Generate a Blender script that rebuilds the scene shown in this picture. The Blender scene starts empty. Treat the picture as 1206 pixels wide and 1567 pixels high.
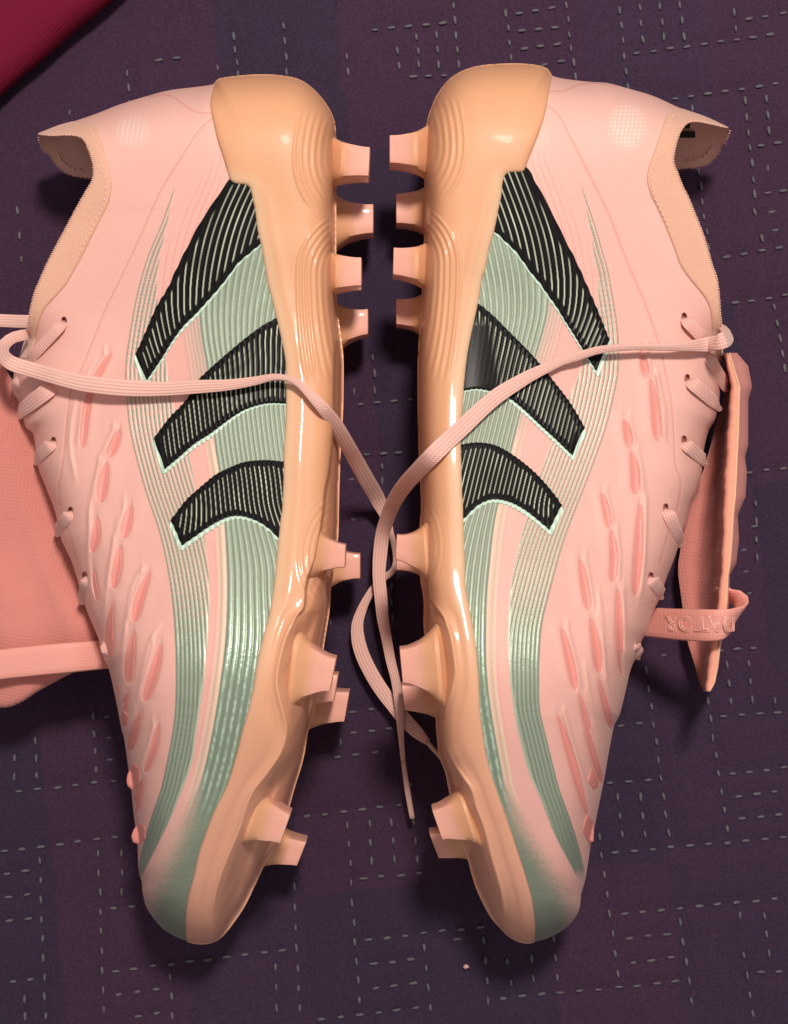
import bpy, math, random
import numpy as np
from mathutils import Vector

# ------------------------------------------------------------------ camera, light, exposure
ZC, FPX, CX, CY = 0.545, 2333.0, 603.0, 783.5      # camera height (m), focal length in photo pixels, centre
scene = bpy.context.scene
COL = scene.collection
cam_d = bpy.data.cameras.new('camera'); cam = bpy.data.objects.new('camera', cam_d); COL.objects.link(cam)
cam.location = (0, 0, ZC)
cam_d.sensor_fit = 'VERTICAL'; cam_d.angle_y = 2*math.atan(783.5/FPX)
cam_d.clip_start = 0.01; cam_d.clip_end = 20
scene.camera = cam
w = bpy.data.worlds.new("World"); scene.world = w; w.use_nodes = True
w.node_tree.nodes['Background'].inputs[0].default_value = (1.0, 0.86, 0.85, 1)
w.node_tree.nodes['Background'].inputs[1].default_value = 0.40
ld = bpy.data.lights.new('ceiling_lamp', 'AREA'); ld.shape = 'DISK'; ld.size = 0.11
ld.energy = 8.3; ld.color = (1.0, 0.88, 0.80)
lo = bpy.data.objects.new('ceiling_lamp', ld); COL.objects.link(lo)
lo.location = (0.09, 0.37, 0.86)
lo.rotation_euler = (Vector((0, -0.02, 0)) - lo.location).to_track_quat('-Z', 'Y').to_euler()
scene.view_settings.view_transform = 'Standard'; scene.view_settings.look = 'None'
scene.view_settings.exposure = 0; scene.view_settings.gamma = 1
scene.cycles.use_denoising = True
random.seed(4); rng = np.random.default_rng(4)

# ------------------------------------------------------------------ helpers
def unproj(px, py, z):
    s = (ZC - np.asarray(z, float))/FPX
    return (np.asarray(px, float)-CX)*s, -(np.asarray(py, float)-CY)*s

def catmull(P, closed=False, step=6.0):
    P = np.array(P, float); n = len(P); out = []
    rngi = range(n if closed else n-1)
    for i in rngi:
        if closed: p0, p1, p2, p3 = P[(i-1) % n], P[i], P[(i+1) % n], P[(i+2) % n]
        else: p0, p1, p2, p3 = P[max(i-1, 0)], P[i], P[i+1], P[min(i+2, n-1)]
        d = np.linalg.norm((p2-p1)[:2]); k = max(1, int(math.ceil(d/step)))
        for t in np.arange(k)/k:
            out.append(0.5*((2*p1)+(p2-p0)*t+(2*p0-5*p1+4*p2-p3)*t*t+(3*p1-p0-3*p2+p3)*t**3))
    if not closed: out.append(P[-1])
    return np.array(out)

def seg_dist(X, Y, poly, closed):
    """unsigned distance and parameter (0..1 along the polyline) from points to polyline"""
    x = X.ravel().astype(np.float32); y = Y.ravel().astype(np.float32)
    A = poly; B = np.roll(poly, -1, 0)
    if not closed: A, B = poly[:-1], poly[1:]
    best = np.full(x.shape, 1e12, np.float32); par = np.zeros(x.shape, np.float32)
    L = np.linalg.norm(B[:, :2]-A[:, :2], axis=1); cum = np.concatenate([[0], np.cumsum(L)]); tot = max(cum[-1], 1e-9)
    for i in range(len(A)):
        ax, ay = A[i][:2]; bx, by = B[i][:2]; dx, dy = bx-ax, by-ay; l2 = dx*dx+dy*dy
        if l2 < 1e-9: continue
        t = np.clip(((x-ax)*dx+(y-ay)*dy)/l2, 0, 1)
        d = (x-ax-t*dx)**2+(y-ay-t*dy)**2
        m = d < best
        best[m] = d[m]; par[m] = (cum[i]+t[m]*L[i])/tot
    return np.sqrt(best).reshape(X.shape), par.reshape(X.shape)

def inside(X, Y, poly):
    x = X.ravel(); y = Y.ravel(); c = np.zeros(x.shape, bool)
    n = len(poly)
    for i in range(n):
        ax, ay = poly[i][:2]; bx, by = poly[(i+1) % n][:2]
        if ay == by: continue
        m = ((ay > y) != (by > y)) & (x < (bx-ax)*(y-ay)/(by-ay)+ax)
        c ^= m
    return c.reshape(X.shape)

def sdf_poly(X, Y, poly):
    """signed distance, negative inside; far from the polygon's box it is a rough positive number"""
    b = 30; mn = poly[:, :2].min(0)-b; mx = poly[:, :2].max(0)+b
    out = np.full(X.shape, 60.0, np.float32)
    m = (X > mn[0]) & (X < mx[0]) & (Y > mn[1]) & (Y < mx[1])
    if m.any():
        xx, yy = X[m], Y[m]
        d, _ = seg_dist(xx, yy, poly, True)
        out[m] = np.where(inside(xx, yy, poly), -d, d)
    return out

def sm(a, b, x):
    t = np.clip((x-a)/(b-a), 0, 1); return t*t*(3-2*t)

def curve_fn(pts):
    """x as a smooth function of y from (y, x) pairs"""
    P = catmull([(a, b) for a, b in pts], step=4)
    o = np.argsort(P[:, 0]); ys, xs = P[o, 0], P[o, 1]
    return lambda y: np.interp(y, ys, xs)

class Grid:
    def __init__(s, x0, x1, y0, y1, h):
        s.x = np.arange(x0, x1+h, h); s.y = np.arange(y0, y1+h, h); s.h = h
        s.X, s.Y = np.meshgrid(s.x, s.y)
    def sample(s, F, px, py):
        u = np.clip((np.asarray(px, float)-s.x[0])/s.h, 0, len(s.x)-1.001); v = np.clip((np.asarray(py, float)-s.y[0])/s.h, 0, len(s.y)-1.001)
        i = u.astype(int); j = v.astype(int); fu = u-i; fv = v-j
        return (F[j, i]*(1-fu)+F[j, i+1]*fu)*(1-fv)+(F[j+1, i]*(1-fu)+F[j+1, i+1]*fu)*fv

def march(g, F):
    """clip grid g to F<0; returns vertices (n,2), faces list, boundary edges"""
    ny, nx = F.shape
    F = np.where(np.abs(F) < 1e-4, 1e-4, F)
    ins = F < 0
    idx = -np.ones(F.shape, int); jj, ii = np.nonzero(ins); idx[jj, ii] = np.arange(len(jj))
    V = [np.stack([g.X[jj, ii], g.Y[jj, ii]], 1)]
    nV = len(jj)
    c = [ins[:-1, :-1], ins[:-1, 1:], ins[1:, 1:], ins[1:, :-1]]
    s = sum(a.astype(int) for a in c)
    fj, fi = np.nonzero(s == 4)
    faces = np.stack([idx[fj, fi], idx[fj+1, fi], idx[fj+1, fi+1], idx[fj, fi+1]], 1).tolist()
    pj, pi = np.nonzero((s > 0) & (s < 4))
    extra = []; em = {}; bnd = []
    def cross(a, b):
        k = (a, b) if a < b else (b, a)
        if k in em: return em[k]
        (j0, i0), (j1, i1) = k; f0, f1 = F[j0, i0], F[j1, i1]; t = min(max(f0/(f0-f1), 0.02), 0.98)
        extra.append((g.x[i0]*(1-t)+g.x[i1]*t, g.y[j0]*(1-t)+g.y[j1]*t)); em[k] = nV+len(extra)-1
        return em[k]
    for j, i in zip(pj.tolist(), pi.tolist()):
        cs = [(j, i), (j+1, i), (j+1, i+1), (j, i+1)]
        poly = []; cr = []
        for k in range(4):
            a, b = cs[k], cs[(k+1) % 4]
            if ins[a]: poly.append(int(idx[a]))
            if ins[a] != ins[b]:
                v = cross(a, b); poly.append(v); cr.append((v, bool(ins[a])))
        if len(poly) >= 3: faces.append(poly)
        if len(cr) == 2:
            # edge runs from the leaving crossing to the entering crossing
            a = [v for v, l in cr if l]; b = [v for v, l in cr if not l]
            if a and b: bnd.append((a[0], b[0]))
    if extra: V.append(np.array(extra))
    return np.concatenate(V), faces, bnd

def new_mesh(name, verts, faces, mat, parent=None, cols=None, smooth=True, uvs=None):
    me = bpy.data.meshes.new(name); me.from_pydata(np.asarray(verts).tolist(), [], faces)
    if smooth: me.polygons.foreach_set('use_smooth', [True]*len(me.polygons))
    if cols is not None:
        at = me.color_attributes.new('Col', 'FLOAT_COLOR', 'POINT')
        at.data.foreach_set('color', np.ascontiguousarray(cols, dtype=np.float32).ravel())
    if uvs is not None:
        uv = me.uv_layers.new(name='UV'); li = np.zeros(len(me.loops), int); me.loops.foreach_get('vertex_index', li)
        uv.data.foreach_set('uv', np.asarray(uvs, np.float32)[li].ravel())
    me.update()
    for m in (mat if isinstance(mat, list) else [mat]): me.materials.append(m)
    o = bpy.data.objects.new(name, me); COL.objects.link(o)
    if parent: o.parent = parent
    return o

def thing(name, label, cat, loc=(0, 0, 0), group=None):
    o = bpy.data.objects.new(name, None); COL.objects.link(o); o.location = loc; o.empty_display_size = 0.02
    o['label'] = label; o['category'] = cat
    if group: o['group'] = group
    return o

def settle(root):
    """children were built in world coordinates: keep them there"""
    for c in root.children:
        c.matrix_parent_inverse.identity(); c.location = -Vector(root.location)+Vector(c.location)

def hashn(x, y):
    v = np.sin(x*127.1+y*311.7)*43758.5453; return v-np.floor(v)
def vnoise(x, y):
    xi, yi = np.floor(x), np.floor(y); fx, fy = x-xi, y-yi; fx = fx*fx*(3-2*fx); fy = fy*fy*(3-2*fy)
    return (hashn(xi, yi)*(1-fx)+hashn(xi+1, yi)*fx)*(1-fy)+(hashn(xi, yi+1)*(1-fx)+hashn(xi+1, yi+1)*fx)*fy

# ------------------------------------------------------------------ materials
def mat(name, color=(0.5, 0.5, 0.5), rough=0.5, vcol=False, bump=None, coat=0, metal_from_alpha=False, sss=0, sheen=0, spec=0.5, noisecol=0, coatr=0.1):
    m = bpy.data.materials.new(name); m.use_nodes = True; nt = m.node_tree; N = nt.nodes; Lk = nt.links
    b = N['Principled BSDF']; b.inputs['Base Color'].default_value = (*color, 1); b.inputs['Roughness'].default_value = rough
    b.inputs['Specular IOR Level'].default_value = spec
    tc = N.new('ShaderNodeTexCoord')
    src = None
    if vcol:
        a = N.new('ShaderNodeVertexColor'); a.layer_name = 'Col'; src = a.outputs['Color']
        if metal_from_alpha:
            mm = N.new('ShaderNodeMath'); mm.operation = 'MULTIPLY'; mm.inputs[1].default_value = 0.45
            Lk.new(a.outputs['Alpha'], mm.inputs[0]); Lk.new(mm.outputs[0], b.inputs['Metallic'])
            mr = N.new('ShaderNodeMapRange'); mr.inputs[3].default_value = rough; mr.inputs[4].default_value = 0.36
            Lk.new(a.outputs['Alpha'], mr.inputs[0]); Lk.new(mr.outputs[0], b.inputs['Roughness'])
    if noisecol:
        n = N.new('ShaderNodeTexNoise'); n.inputs['Scale'].default_value = 60; n.inputs['Detail'].default_value = 5
        Lk.new(tc.outputs['Object'], n.inputs['Vector'])
        mr = N.new('ShaderNodeMapRange'); mr.inputs[3].default_value = 1-noisecol; mr.inputs[4].default_value = 1+noisecol
        Lk.new(n.outputs[0], mr.inputs[0])
        mx = N.new('ShaderNodeVectorMath'); mx.operation = 'SCALE'
        if src is None: mx.inputs[0].default_value = color
        else: Lk.new(src, mx.inputs[0])
        Lk.new(mr.outputs[0], mx.inputs['Scale']); src = mx.outputs[0]
    if src is not None: Lk.new(src, b.inputs['Base Color'])
    if coat and vcol and not metal_from_alpha:
        cm = N.new('ShaderNodeMath'); cm.operation = 'MULTIPLY'; cm.inputs[1].default_value = coat; Lk.new(a.outputs['Alpha'], cm.inputs[0]); Lk.new(cm.outputs[0], b.inputs['Coat Weight']); b.inputs['Coat Roughness'].default_value = coatr
    elif coat: b.inputs['Coat Weight'].default_value = coat; b.inputs['Coat Roughness'].default_value = coatr
    if sss:
        b.inputs['Subsurface Weight'].default_value = sss; b.inputs['Subsurface Radius'].default_value = (1.0, 0.6, 0.35); b.inputs['Subsurface Scale'].default_value = 0.003
    if sheen: b.inputs['Sheen Weight'].default_value = sheen; b.inputs['Sheen Roughness'].default_value = 0.5
    if bump:
        last = None
        for sc, st, ds in bump:
            n = N.new('ShaderNodeTexNoise'); n.inputs['Scale'].default_value = sc; n.inputs['Detail'].default_value = 3
            Lk.new(tc.outputs['Object'], n.inputs['Vector'])
            bp = N.new('ShaderNodeBump'); bp.inputs['Strength'].default_value = st; bp.inputs['Distance'].default_value = ds
            Lk.new(n.outputs[0], bp.inputs['Height'])
            if last: Lk.new(last, bp.inputs['Normal'])
            last = bp.outputs['Normal']
        Lk.new(last, b.inputs['Normal'])
    return m

def weave(m, scale, strength, dist, tilt=0.0):
    """adds a fine woven relief (two crossed waves) to a material"""
    nt = m.node_tree; N = nt.nodes; Lk = nt.links; b = N['Principled BSDF']
    tc = N.new('ShaderNodeTexCoord'); outs = []
    for ax, ang in (('X', tilt), ('Y', tilt)):
        mp = N.new('ShaderNodeMapping'); mp.inputs['Rotation'].default_value = (0, 0, ang); Lk.new(tc.outputs['Object'], mp.inputs['Vector'])
        wv = N.new('ShaderNodeTexWave'); wv.wave_type = 'BANDS'; wv.bands_direction = ax; wv.inputs['Scale'].default_value = scale
        wv.inputs['Distortion'].default_value = 0.6; wv.inputs['Detail Scale'].default_value = 4
        Lk.new(mp.outputs[0], wv.inputs['Vector']); outs.append(wv.outputs['Fac'])
    mu = N.new('ShaderNodeMath'); mu.operation = 'MULTIPLY'; Lk.new(outs[0], mu.inputs[0]); Lk.new(outs[1], mu.inputs[1])
    bp = N.new('ShaderNodeBump'); bp.inputs['Strength'].default_value = strength; bp.inputs['Distance'].default_value = dist
    Lk.new(mu.outputs[0], bp.inputs['Height'])
    if b.inputs['Normal'].links: Lk.new(b.inputs['Normal'].links[0].from_socket, bp.inputs['Normal'])
    Lk.new(bp.outputs['Normal'], b.inputs['Normal'])
    return m

PINK = np.array((0.715, 0.405, 0.345)); PINKD = np.array((0.62, 0.235, 0.20))
GREEN = np.array((0.255, 0.325, 0.245)); GREENL = np.array((0.46, 0.56, 0.44)); GREEND = np.array((0.16, 0.20, 0.14))
MINT = np.array((0.47, 0.66, 0.53)); TAN = np.array((0.66, 0.385, 0.27)); BLACK = np.array((0.006, 0.006, 0.0065))
AMBER = np.array((0.655, 0.345, 0.19)); TIP = np.array((0.74, 0.385, 0.295))
M = {}
M['upper'] = mat('coated_knit', rough=0.50, vcol=True, metal_from_alpha=True, bump=[(1300, 0.45, 0.00022), (90, 0.2, 0.0008)], noisecol=0.03, sheen=0.05, spec=0.4)
M['stripe'] = mat('stripe_film', rough=0.6, vcol=True, bump=[(900, 0.25, 0.0002)], spec=0.08, coat=0.03, coatr=0.15)
M['mint'] = mat('mint_film', tuple(MINT), rough=0.4, bump=[(700, 0.4, 0.0002)])
M['gill'] = mat('coral_rubber', (0.72, 0.275, 0.235), rough=0.5, bump=[(500, 0.15, 0.0002)])
M['sole'] = mat('amber_plastic', rough=0.46, vcol=True, sss=0.2, bump=[(45, 0.06, 0.0008), (700, 0.05, 0.0001)], spec=0.3, coat=0.3, coatr=0.07, noisecol=0.05)
M['collar'] = weave(mat('knit_tape', tuple(TAN), rough=0.85, bump=[(900, 0.6, 0.0004)], sheen=0.25, noisecol=0.10), 560, 0.35, 0.0002, 0.5)
M['lining'] = weave(mat('mesh_lining', (0.58, 0.215, 0.175), rough=0.85, bump=[(900, 0.4, 0.0004), (60, 0.3, 0.001)], sheen=0.2, noisecol=0.10), 260, 0.35, 0.0003, 0.15)
M['thread'] = mat('thread', (0.80, 0.52, 0.42), rough=0.7)
M['stitch'] = mat('cotton_thread', (0.102, 0.098, 0.115), rough=0.8, noisecol=0.35)
M['cream'] = mat('cream_foam', (0.78, 0.50, 0.32), rough=0.8, bump=[(500, 0.7, 0.0004)], noisecol=0.1)
M['elastic'] = weave(mat('elastic', (0.74, 0.33, 0.27), rough=0.6, bump=[(800, 0.3, 0.0002)], noisecol=0.06), 300, 0.25, 0.0002)
M['label'] = mat('black_label', (0.015, 0.015, 0.017), rough=0.5)

def lace_material(name, base, dark):
    m = bpy.data.materials.new(name); m.use_nodes = True; nt = m.node_tree; N = nt.nodes; Lk = nt.links; b = N['Principled BSDF']
    b.inputs['Roughness'].default_value = 0.8; b.inputs['Sheen Weight'].default_value = 0.2
    uv = N.new('ShaderNodeUVMap'); uv.uv_map = 'UV'; sp = N.new('ShaderNodeSeparateXYZ'); Lk.new(uv.outputs[0], sp.inputs[0])
    def M1(op, a, bb=None):
        n = N.new('ShaderNodeMath'); n.operation = op
        for k, v in enumerate((a, bb)):
            if v is None: continue
            if isinstance(v, (int, float)): n.inputs[k].default_value = v
            else: Lk.new(v, n.inputs[k])
        return n.outputs[0]
    fr = M1('PINGPONG', M1('MULTIPLY', sp.outputs['X'], 5.0), 0.5)       # cords across the width
    ph = M1('ADD', M1('MULTIPLY', sp.outputs['Y'], 7600.0), M1('MULTIPLY', fr, 9.0))
    s = M1('ADD', M1('MULTIPLY', M1('SINE', ph), 0.5), 0.5)
    h = M1('ADD', M1('MULTIPLY', s, 0.35), M1('MULTIPLY', fr, 1.3))
    bp = N.new('ShaderNodeBump'); bp.inputs['Strength'].default_value = 0.7; bp.inputs['Distance'].default_value = 0.0004
    Lk.new(h, bp.inputs['Height']); Lk.new(bp.outputs[0], b.inputs['Normal'])
    mx = N.new('ShaderNodeMix'); mx.data_type = 'RGBA'; mx.inputs['A'].default_value = (*dark, 1); mx.inputs['B'].default_value = (*base, 1)
    Lk.new(h, mx.inputs['Factor']); Lk.new(mx.outputs['Result'], b.inputs['Base Color'])
    return m
M['lace'] = lace_material('braided_lace', (0.86, 0.56, 0.48), (0.66, 0.36, 0.30))
M['lace_pink'] = lace_material('braided_lace_pink', (0.84, 0.50, 0.43), (0.68, 0.35, 0.30))
M['aglet'] = mat('aglet_plastic', (0.62, 0.40, 0.33), rough=0.35)

# ------------------------------------------------------------------ the bedspread
def bed_height(x, y):
    n = (vnoise(x*9+3, y*9+7)-.5)*0.0040+(vnoise(x*24+1, y*24)-.5)*0.0022+(vnoise(x*60+5, y*60)-.5)*0.0009
    return n-0.0035
def build_bed():
    m = bpy.data.materials.new('quilted_cotton'); m.use_nodes = True; nt = m.node_tree; N = nt.nodes; Lk = nt.links; b = N['Principled BSDF']
    b.inputs['Roughness'].default_value = 0.9; b.inputs['Sheen Weight'].default_value = 0.04; b.inputs['Sheen Tint'].default_value = (0.8, 0.6, 0.8, 1)
    b.inputs['Specular IOR Level'].default_value = 0.25
    tc = N.new('ShaderNodeTexCoord')
    mp = N.new('ShaderNodeMapping'); mp.inputs['Rotation'].default_value = (0, 0, -0.10); Lk.new(tc.outputs['Object'], mp.inputs['Vector'])
    wn = N.new('ShaderNodeTexNoise'); wn.inputs['Scale'].default_value = 30; Lk.new(mp.outputs[0], wn.inputs['Vector'])
    wa = N.new('ShaderNodeVectorMath'); wa.operation = 'MULTIPLY_ADD'; wa.inputs[1].default_value = (0.006, 0.006, 0); Lk.new(wn.outputs['Color'], wa.inputs[0]); Lk.new(mp.outputs[0], wa.inputs[2])
    sn = N.new('ShaderNodeVectorMath'); sn.operation = 'SNAP'; sn.inputs[1].default_value = (0.044, 0.066, 10); Lk.new(wa.outputs[0], sn.inputs[0])
    vo = N.new('ShaderNodeTexWhiteNoise'); vo.noise_dimensions = '3D'; Lk.new(sn.outputs[0], vo.inputs['Vector'])
    cr = N.new('ShaderNodeValToRGB'); e = cr.color_ramp.elements
    cr.color_ramp.interpolation = 'CONSTANT'
    cols = [(0.0, (0.043, 0.0200, 0.046)), (0.35, (0.038, 0.0205, 0.047)), (0.6, (0.045, 0.0200, 0.045)), (0.8, (0.033, 0.0195, 0.044))]
    e[0].position = 0; e[0].color = (*cols[0][1], 1); e[1].position = cols[1][0]; e[1].color = (*cols[1][1], 1)
    for p, c in cols[2:]:
        q = e.new(p); q.color = (*c, 1)
    sp = N.new('ShaderNodeSeparateColor'); Lk.new(vo.outputs['Color'], sp.inputs[0]); Lk.new(sp.outputs[0], cr.inputs[0])
    n2 = N.new('ShaderNodeTexNoise'); n2.inputs['Scale'].default_value = 1000; n2.inputs['Detail'].default_value = 3; Lk.new(tc.outputs['Object'], n2.inputs['Vector'])
    mr = N.new('ShaderNodeMapRange'); mr.inputs[3].default_value = 0.45; mr.inputs[4].default_value = 1.5; Lk.new(n2.outputs[0], mr.inputs[0])
    vm = N.new('ShaderNodeVectorMath'); vm.operation = 'SCALE'; Lk.new(cr.outputs[0], vm.inputs[0]); Lk.new(mr.outputs[0], vm.inputs['Scale'])
    Lk.new(vm.outputs[0], b.inputs['Base Color'])
    bp = N.new('ShaderNodeBump'); bp.inputs['Strength'].default_value = 0.6; bp.inputs['Distance'].default_value = 0.0008
    Lk.new(n2.outputs[0], bp.inputs['Height']); Lk.new(bp.outputs[0], b.inputs['Normal'])
    weave(m, 420, 0.3, 0.0002, 0.1)
    fine = np.arange(-0.26, 0.2601, 0.0022); xs = np.concatenate([np.arange(-0.9, -0.26, 0.03), fine, np.arange(0.29, 0.92, 0.03)])
    X, Y = np.meshgrid(xs, xs*1.05); Z = bed_height(X, Y)
    for (a0, a1, a2, a3, n, o) in STITCH:        # cloth puckers down along the running stitches
        x0, y0 = unproj(a0, a1, 0); x1, y1 = unproj(a2, a3, 0)
        mm = (X > min(x0, x1)-0.01) & (X < max(x0, x1)+0.01) & (Y > min(y0, y1)-0.01) & (Y < max(y0, y1)+0.01)
        if mm.any():
            d, _ = seg_dist(X[mm], Y[mm], np.array([(x0, y0), (x1, y1)]), False)
            Z[mm] -= 0.0011*np.exp(-(d/0.0028)**2)
    ny, nx = X.shape; V = np.stack([X.ravel(), Y.ravel(), Z.ravel()], 1)
    idx = np.arange(nx*ny).reshape(ny, nx)
    F = np.stack([idx[:-1, :-1], idx[:-1, 1:], idx[1:, 1:], idx[1:, :-1]], -1).reshape(-1, 4).tolist()
    o = new_mesh('bedspread', V, F, m)
    o['kind'] = 'structure'; o['label'] = 'dark purple patchwork bedspread with grey running stitches under the boots'
    return o

# running stitches: x0 y0 x1 y1 count orientation (h/v)
STITCH = [tuple(s) for s in [
 (25,1215,170,1198,6,'h'),(139,1098,143,1181,4,'v'),(49.5,1137,51,1190,3,'v'),(17,1163,17,1192,2,'v'),(162,1098,162,1098,1,'h'),(166,1131,166,1131,1,'h'),(166,1165,166,1165,1,'h'),
 (1,1307,173,1285,7,'h'),(56,1321,67,1560,9,'v'),(5,1342,35,1338,2,'h'),(8,1378,37,1374,2,'h'),(11,1413,40,1409,2,'h'),(17,1507,43,1504,2,'h'),(33,1534,35,1561,2,'v'),
 (147,1310,156,1549,9,'v'),(182,1309,184,1368,3,'v'),(170,1394,200,1391,2,'h'),(174,1490,431,1458,10,'h'),(180,1526,236,1519,3,'h'),(209,1559,238,1555,2,'h'),(258,1500,262,1560,3,'v'),
 (539,1092,567,1089,2,'h'),(540,1125,596,1118,3,'h'),(515,1162,573,1154,3,'h'),(520,1138,520,1138,1,'v'),(468,1253,610,1237,6,'h'),(531,1267,549,1535,10,'v'),(565,1265,568,1323,3,'v'),
 (599,1263,603,1320,3,'v'),(634,1263,638,1319,3,'v'),(630,1204,630,1204,1,'v'),(555,1349,642,1341,4,'h'),(563,1443,736,1424,7,'h'),(649,1455,659,1548,4,'v'),(571,1480,629,1473,3,'h'),
 (574,1518,632,1510,3,'h'),(491,1564,637,1547,6,'h'),(449,1362,457,1547,7,'v'),(420,1484,423,1547,3,'v'),(741,1445,749,1538,4,'v'),(778,1478,783,1510,2,'v'),(816,1473,819,1504,2,'v'),
 (849,1440,855,1502,3,'v'),(771,1534,1037,1507,10,'h'),(992,1027,1026,1278,10,'v'),(953,1112,980,1108,2,'h'),(936,1202,994,1196,3,'h'),(949,1224,955,1281,3,'v'),(983,1222,991,1281,3,'v'),
 (920,1284,948,1494,8,'v'),(945,1309,1202,1284,10,'h'),(958,1403,1189,1379,9,'h'),(966,1440,1024,1434,3,'h'),(971,1477,1029,1471,3,'h'),(1045,1416,1063,1539,5,'v'),(1087,1075,1116,1271,8,'v'),
 (1115,1019,1122,1075,3,'v'),(1149,1017,1155,1072,3,'v'),(1189,1072,1189,1072,1,'v'),(1110,1099,1194,1093,4,'h'),(1124,1187,1205,1178,4,'h'),(1134,1221,1188,1215,3,'h'),(1138,1255,1195,1250,3,'h'),
 (1137,1406,1137,1406,1,'v'),(1144,1468,1157,1560,4,'v'),(1173,1405,1181,1464,3,'v'),(1169,1494,1198,1492,2,'h'),(1019,1004,1019,1004,1,'h'),(1105,996,1156,992,3,'h'),
 (1155,805,1155,805,1,'h'),(1138,842,1138,842,1,'h'),(1142,875,1142,875,1,'h'),(1147,908,1147,908,1,'h'),(1157,770,1159,853,4,'v'),(1148,723,1199,716,3,'h'),(1116,390,1196,377,4,'h'),
 (1179,292,1204,288,2,'h'),(1160,322,1170,363,2,'v'),(1186,321,1186,321,1,'h'),(1190,349,1190,349,1,'h'),(1128,462,1205,450,4,'h'),(1188,469,1204,563,5,'v'),(1073,258,1087,376,6,'v'),(1062,161,1062,161,1,'v'),
 (951,10,963,129,6,'v'),(982,6,987,55,3,'v'),(1013,3,1018,52,3,'v'),(1044,1,1050,51,3,'v'),(977,77,1183,48,9,'h'),(1127,13,1130,38,2,'v'),(1151,23,1202,15,3,'h'),(1010,150,1191,123,8,'h'),
 (1144,150,1160,294,7,'v'),(1176,146,1181,195,3,'v'),(1169,217,1196,214,2,'h'),(1180,254,1180,254,1,'v'),(695,2,703,92,5,'v'),(573,40,678,28,5,'h'),(669,47,672,93,3,'v'),(638,50,641,93,3,'v'),
 (608,72,610,95,2,'v'),(632,113,681,111,3,'h'),(776,14,784,82,4,'v'),(796,14,846,6,3,'h'),(801,40,851,35,3,'h'),(804,68,855,62,3,'h'),(810,96,860,89,3,'h'),(869,2,882,113,6,'v'),
 (356,49,362,110,4,'v'),(330,98,330,98,1,'v'),(432,34,438,105,4,'v'),(530,81,532,105,2,'v'),(191,107,195,152,3,'v'),(240,86,267,83,2,'h'),(103,168,103,168,1,'v'),(571,545,574,596,3,'v'),
 (542,597,542,597,1,'v'),(551,618,628,609,4,'h'),(561,695,611,692,3,'h'),(584,713,585,736,2,'v'),(538,733,538,733,1,'h'),(541,795,541,795,1,'h'),(598,896,602,945,3,'v'),(505,954,505,954,1,'v'),
 (700,1443,700,1443,1,'h'),(23,320,30,395,3,'v')]]

bed = build_bed()
def stitch_mesh():
    me = bpy.data.meshes.new('stitch'); V = []; F = []
    secs = [(-1.0, 0.25), (-0.72, 0.8), (0, 1.0), (0.72, 0.8), (1.0, 0.25)]; L, W, H = 0.00145, 0.00062, 0.00055
    for u, r in secs:
        for k in range(6):
            a = math.pi*2*k/6; V.append((u*L, math.cos(a)*W*r, math.sin(a)*H*r+0.0002))
    for i in range(4):
        for k in range(6): F.append((i*6+k, i*6+(k+1) % 6, (i+1)*6+(k+1) % 6, (i+1)*6+k))
    F.append(tuple(range(5, -1, -1))); F.append(tuple(24+k for k in range(6)))
    me.from_pydata(V, [], F); me.polygons.foreach_set('use_smooth', [True]*len(me.polygons)); me.materials.append(M['stitch']); return me
sme = stitch_mesh(); pts = []
for x0, y0, x1, y1, n, o in STITCH:
    for k in range(n):
        t = k/(n-1) if n > 1 else 0.5
        ang = math.atan2(-(y1-y0), x1-x0) if n > 1 else (0.1 if o == 'h' else -math.pi/2+0.05)
        pts.append((x0+(x1-x0)*t+random.uniform(-1, 1), y0+(y1-y0)*t+random.uniform(-1, 1), ang+random.uniform(-0.08, 0.08)))
print('stitches', len(pts))
restV, restF = [], []
bv = [v.co.copy() for v in sme.vertices]; bf = [tuple(p.vertices) for p in sme.polygons]
pts.sort(key=lambda p: -p[1])
for i, (px, py, a) in enumerate(pts):
    x, y = unproj(px, py, 0.0); x, y = float(x), float(y); z = float(bed_height(np.array(x), np.array(y)))-0.0006; s = random.uniform(0.8, 1.12)
    if i < 300:
        so = bpy.data.objects.new('stitch', sme); COL.objects.link(so); so.location = (x, y, z); so.rotation_euler = (0, 0, a); so.scale = (s, random.uniform(.8, 1.1), 1); so.parent = bed
    else:
        b0 = len(restV)
        for v in bv:
            restV.append((x+(v.x*math.cos(a)-v.y*math.sin(a))*s, y+(v.x*math.sin(a)+v.y*math.cos(a))*s, z+v.z))
        restF += [tuple(b0+q for q in f) for f in bf]
if restV:
    ro = new_mesh('distant_stitches', restV, restF, M['stitch'], bed); ro['kind'] = 'stuff'

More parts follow.
